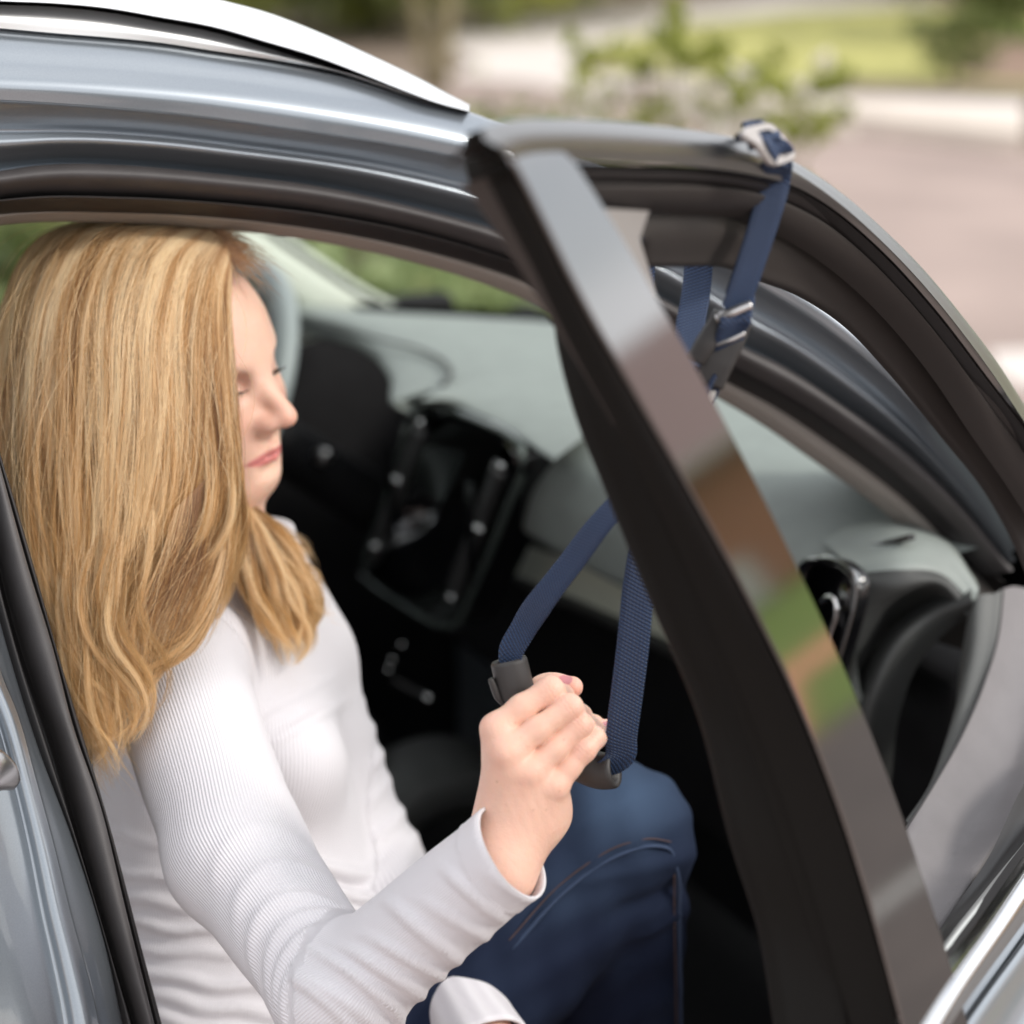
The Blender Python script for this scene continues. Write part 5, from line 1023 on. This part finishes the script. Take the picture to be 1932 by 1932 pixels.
# thin-stemmed tree in the middle distance
tb=gp(822,172); tr=empty('tree',tuple(tb),'slim multi-stemmed tree beside the pale driveway, behind the roof rail','tree')
for k,(dx,dy) in enumerate(((0,0),(.10,.05),(-.10,.02),(.04,-.08))):
    tube('trunk',[tb+np.array([dx*.6,dy,0]),tb+np.array([dx*1.6,dy*2,.8]),tb+np.array([dx*4,dy*4,1.8]),tb+np.array([dx*7,dy*7,3.2])],[.05,.042,.03,.02],[.05,.042,.03,.02],M['bark'],tr,n=14,m=10)
foliage('crown',[((tb[0],tb[1],3.0),(1.5,1.5,1.1),7000)],.07,M['leaf'],tr,40)
# far planting along the top of the picture
far=[(-60,40,2.0,3.5,'leafd','dark bushy shrub far left behind the car roof'),(560,52,1.2,2.6,'leafl','pale green shrub just left of the slim tree, far side of the street'),(660,66,1.5,2.6,'leaf','yellow green shrub behind the roof rail end'),(740,72,1.1,2.0,'leafd','dark green shrub left of the slim tree trunk'),(905,56,1.4,2.6,'leaf','yellow green shrub right of the slim tree'),
     (1060,44,1.6,2.8,'leafd','dark shrub behind the pale driveway bend'),(1190,24,1.8,3.0,'leafl','pale shrub at the top, above the flowering bush'),(1830,62,1.6,1.6,'leafd','dense green shrub at the top right edge of the lawn'),(1925,70,2.2,2.2,'leafd','tall dark green shrub in the upper right corner'),(1700,6,1.6,3.0,'leafd','brownish green shrub behind the lawn')]
for i,(u,v,h,w,mk,lb) in enumerate(far): shrub(u,v,h,w,M[mk],lb,100+i*7,'shrubs beyond the street',.07,2600)
shrub(1790,158,.55,.7,M['leafd'],'small rounded green shrub at the lawn edge by the kerb',180,None,.035,1200)
# brown bed right of the lawn
bd=sheetz('mulch_bed',gz('1800,85 1932,78 2300,95 2300,160 1932,160 1810,152'),.016,mat('brown_mulch',(.27,.18,.13),.95,var=.3,varscale=5))
# back hedge masses (one reads them as one mass)
hc=[]; g=np.random.default_rng(77)
for i in range(26):
    x=-16+i*2.6; y=30-abs(x-6)*.12+g.normal(0,.8); hc.append(((x,y,1.8+g.random()*1.2),(2.2,1.6,2.0+g.random()),1500))
hd_=foliage('woodland',hc,.16,M['leafd'],None,300); hd_['kind']='stuff'; hd_['label']='blurred dark green woodland behind the gardens'
# flowering bush between car and street
bp_=P(1330,300,6.6); bp_=np.array([bp_[0],bp_[1],0]); fb=empty('flowering_bush',tuple(bp_),'sparse yellow green bush with white blossom standing beyond the open door','bush')
brs=[(1130,60),(1120,150),(1180,215),(1250,30),(1255,110),(1290,190),(1340,110),(1370,215),(1400,150),(1450,110),(1460,200),(1500,170),(1545,120),(1570,180),(1230,200),(1330,60),(1520,215),(1420,235)]
sp=[];fl=[];g=np.random.default_rng(5)
for i,(u,v) in enumerate(brs):
    d=6.6+g.normal(0,.35); tip=P(u,v,d); tube('branch',[bp_+np.array([g.normal(0,.1),g.normal(0,.1),.0]),bp_*.6+tip*.4+np.array([0,0,.15]),bp_*.25+tip*.75+np.array([0,0,.05]),tip],[.014,.009,.005,.002],[.014,.009,.005,.002],M['bark'],fb,n=14,m=6)
    sp.append((tip-np.array([0,0,.03]),(.085,.085,.085),120)); 
    if v>100: fl.append((tip-np.array([0,0,.06])+g.normal(0,.04,3),(.10,.1,.07),60))
foliage('leaf_cluster',sp,.022,M['leaf'],fb,500); foliage('blossom',fl,.020,M['petal'],fb,600)
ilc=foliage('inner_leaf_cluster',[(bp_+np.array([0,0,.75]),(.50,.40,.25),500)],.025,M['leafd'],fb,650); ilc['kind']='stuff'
# garden on the far side of the car, seen through its windows
win=[(560,470,6.2,.95,1.6,'leafl'),(700,520,5.8,.85,1.5,'leafl'),(820,500,6.6,.9,1.6,'leaf'),(930,560,5.4,.75,1.2,'leafl'),(1020,600,5.6,.65,1.0,'leafd'),(640,440,8.2,.95,2.2,'leafd'),(860,455,8.6,.8,2.2,'leaf'),(-40,470,5.5,1.25,1.8,'leafd'),(60,430,7.0,1.15,2.2,'leafd'),(420,440,8.,1.0,2.0,'leafl')]
wl2=['pale green shrub seen through the windscreen beside the far pillar','low pale shrub in the middle of the windscreen view','yellow green shrub in the windscreen view','low pale green plant above the dashboard','small dark plant at the right end of the windscreen view','tall dark shrub behind the pale ones, through the windscreen','broad yellow green shrub at the back of the windscreen view','dark shrub behind the woman, seen over her hair at the left edge','taller dark shrub behind the hair at the left edge','pale tall shrub behind the far windscreen pillar']
for i,((u,v,d,h,w,mk),lb) in enumerate(zip(win,wl2)):
    p=P(u,v,d); shrub(0,0,h,w,M[mk],lb,700+i*5,'shrubs on the far side of the car',.045,2600,loc=(p[0],p[1],0))
gb=sheetz('far_lawn',[(-6,3.6),(3.0,3.6),(3.2,6.5),(2.4,10.5),(-6,11)],.014,M['grass'])
g=np.random.default_rng(8)
# ---- the house that the gloss pillar mirrors (ahead of the car, outside the picture)
HX=34.
hs=empty('brick_house',(HX,6.3,0),'single-storey brick house with brown roof across the street, mirrored in the gloss door pillar','house')
def brickmat():
    m,nt,N,B=nodes('brick_courses'); tc=N.new('ShaderNodeTexCoord'); mp=N.new('ShaderNodeMapping'); mp.inputs['Rotation'].default_value=(0,math.pi/2,math.pi/2); b=N.new('ShaderNodeTexBrick'); b.inputs['Scale'].default_value=4; b.inputs['Color1'].default_value=(.62,.28,.15,1); b.inputs['Color2'].default_value=(.50,.22,.12,1); b.inputs['Mortar'].default_value=(.42,.34,.28,1); b.inputs['Mortar Size'].default_value=.012
    nt.links.new(tc.outputs['Object'],mp.inputs[0]); nt.links.new(mp.outputs[0],b.inputs[0]); nt.links.new(b.outputs[0],B.inputs['Base Color']); B.inputs['Roughness'].default_value=.85; return m
wall=box('wall',(HX+4,6.3,1.25),(8,20,2.5),brickmat(),hs)
mesh('roof',[(HX-.6,-4.5,2.45),(HX-.6,17,2.45),(HX+4,17,4.9),(HX+4,-4.5,4.9),(HX+8.6,-4.5,2.45),(HX+8.6,17,2.45)],[[0,1,2,3],[3,2,5,4],[0,3,4],[1,5,2],[0,4,5,1]],M['roofing'],hs,False)
for y in (1.,5.0,8.7,12.5):
    w=box('window',(HX-.03,y,1.45),(.08,1.1,1.3),M['white'],hs); box('pane',(HX-.075,y,1.45),(.02,.96,1.16),M['darkglass'],w); box('glazing_bar',(HX-.09,y,1.45),(.03,.04,1.16),M['white'],w)
box('gutter',(HX-.62,6.3,2.4),(.1,21.4,.14),M['white'],hs)
gd=box('garage_door',(HX-.05,6.35,.40),(.1,.9,.8),M['white'],hs)
dr_=box('door',(HX-.03,9.4,1.05),(.08,.95,2.1),M['white'],hs); ball('handle',(HX-.1,9.1,1.0),.03,M['chrome'],dr_)
sheetz('house_lawn',[(13.4,-3),(33.9,-3),(33.9,18),(13.4,18)],.016,mat('front_lawn_green',(.16,.24,.03),.95,var=.2,varscale=2))
sheetz('brick_path',[(13.6,1.6),(19.5,2.4),(19.5,8),(13.4,6.4),(13.4,5.4),(17.6,6.2),(17.6,3.7),(13.6,2.9)],.020,M['brickpath'])
sheetz('road_line',[(7.0,-3),(7.12,-3),(7.75,5),(7.6,5)],.010,M['white'])
sheetz('dark_reflection_ground',[(3.9,4.2),(13.2,4.6),(13.2,-6),(2.2,-6),(2.2,2.0)],.007,mat('dark_reflection_asphalt',(.12,.095,.082),.9,var=.25,varscale=2.5,bump=(150,.4)))  # unseen dark ground added to darken what the gloss pillar mirrors
print('all built',round(time.time()-T0,1))
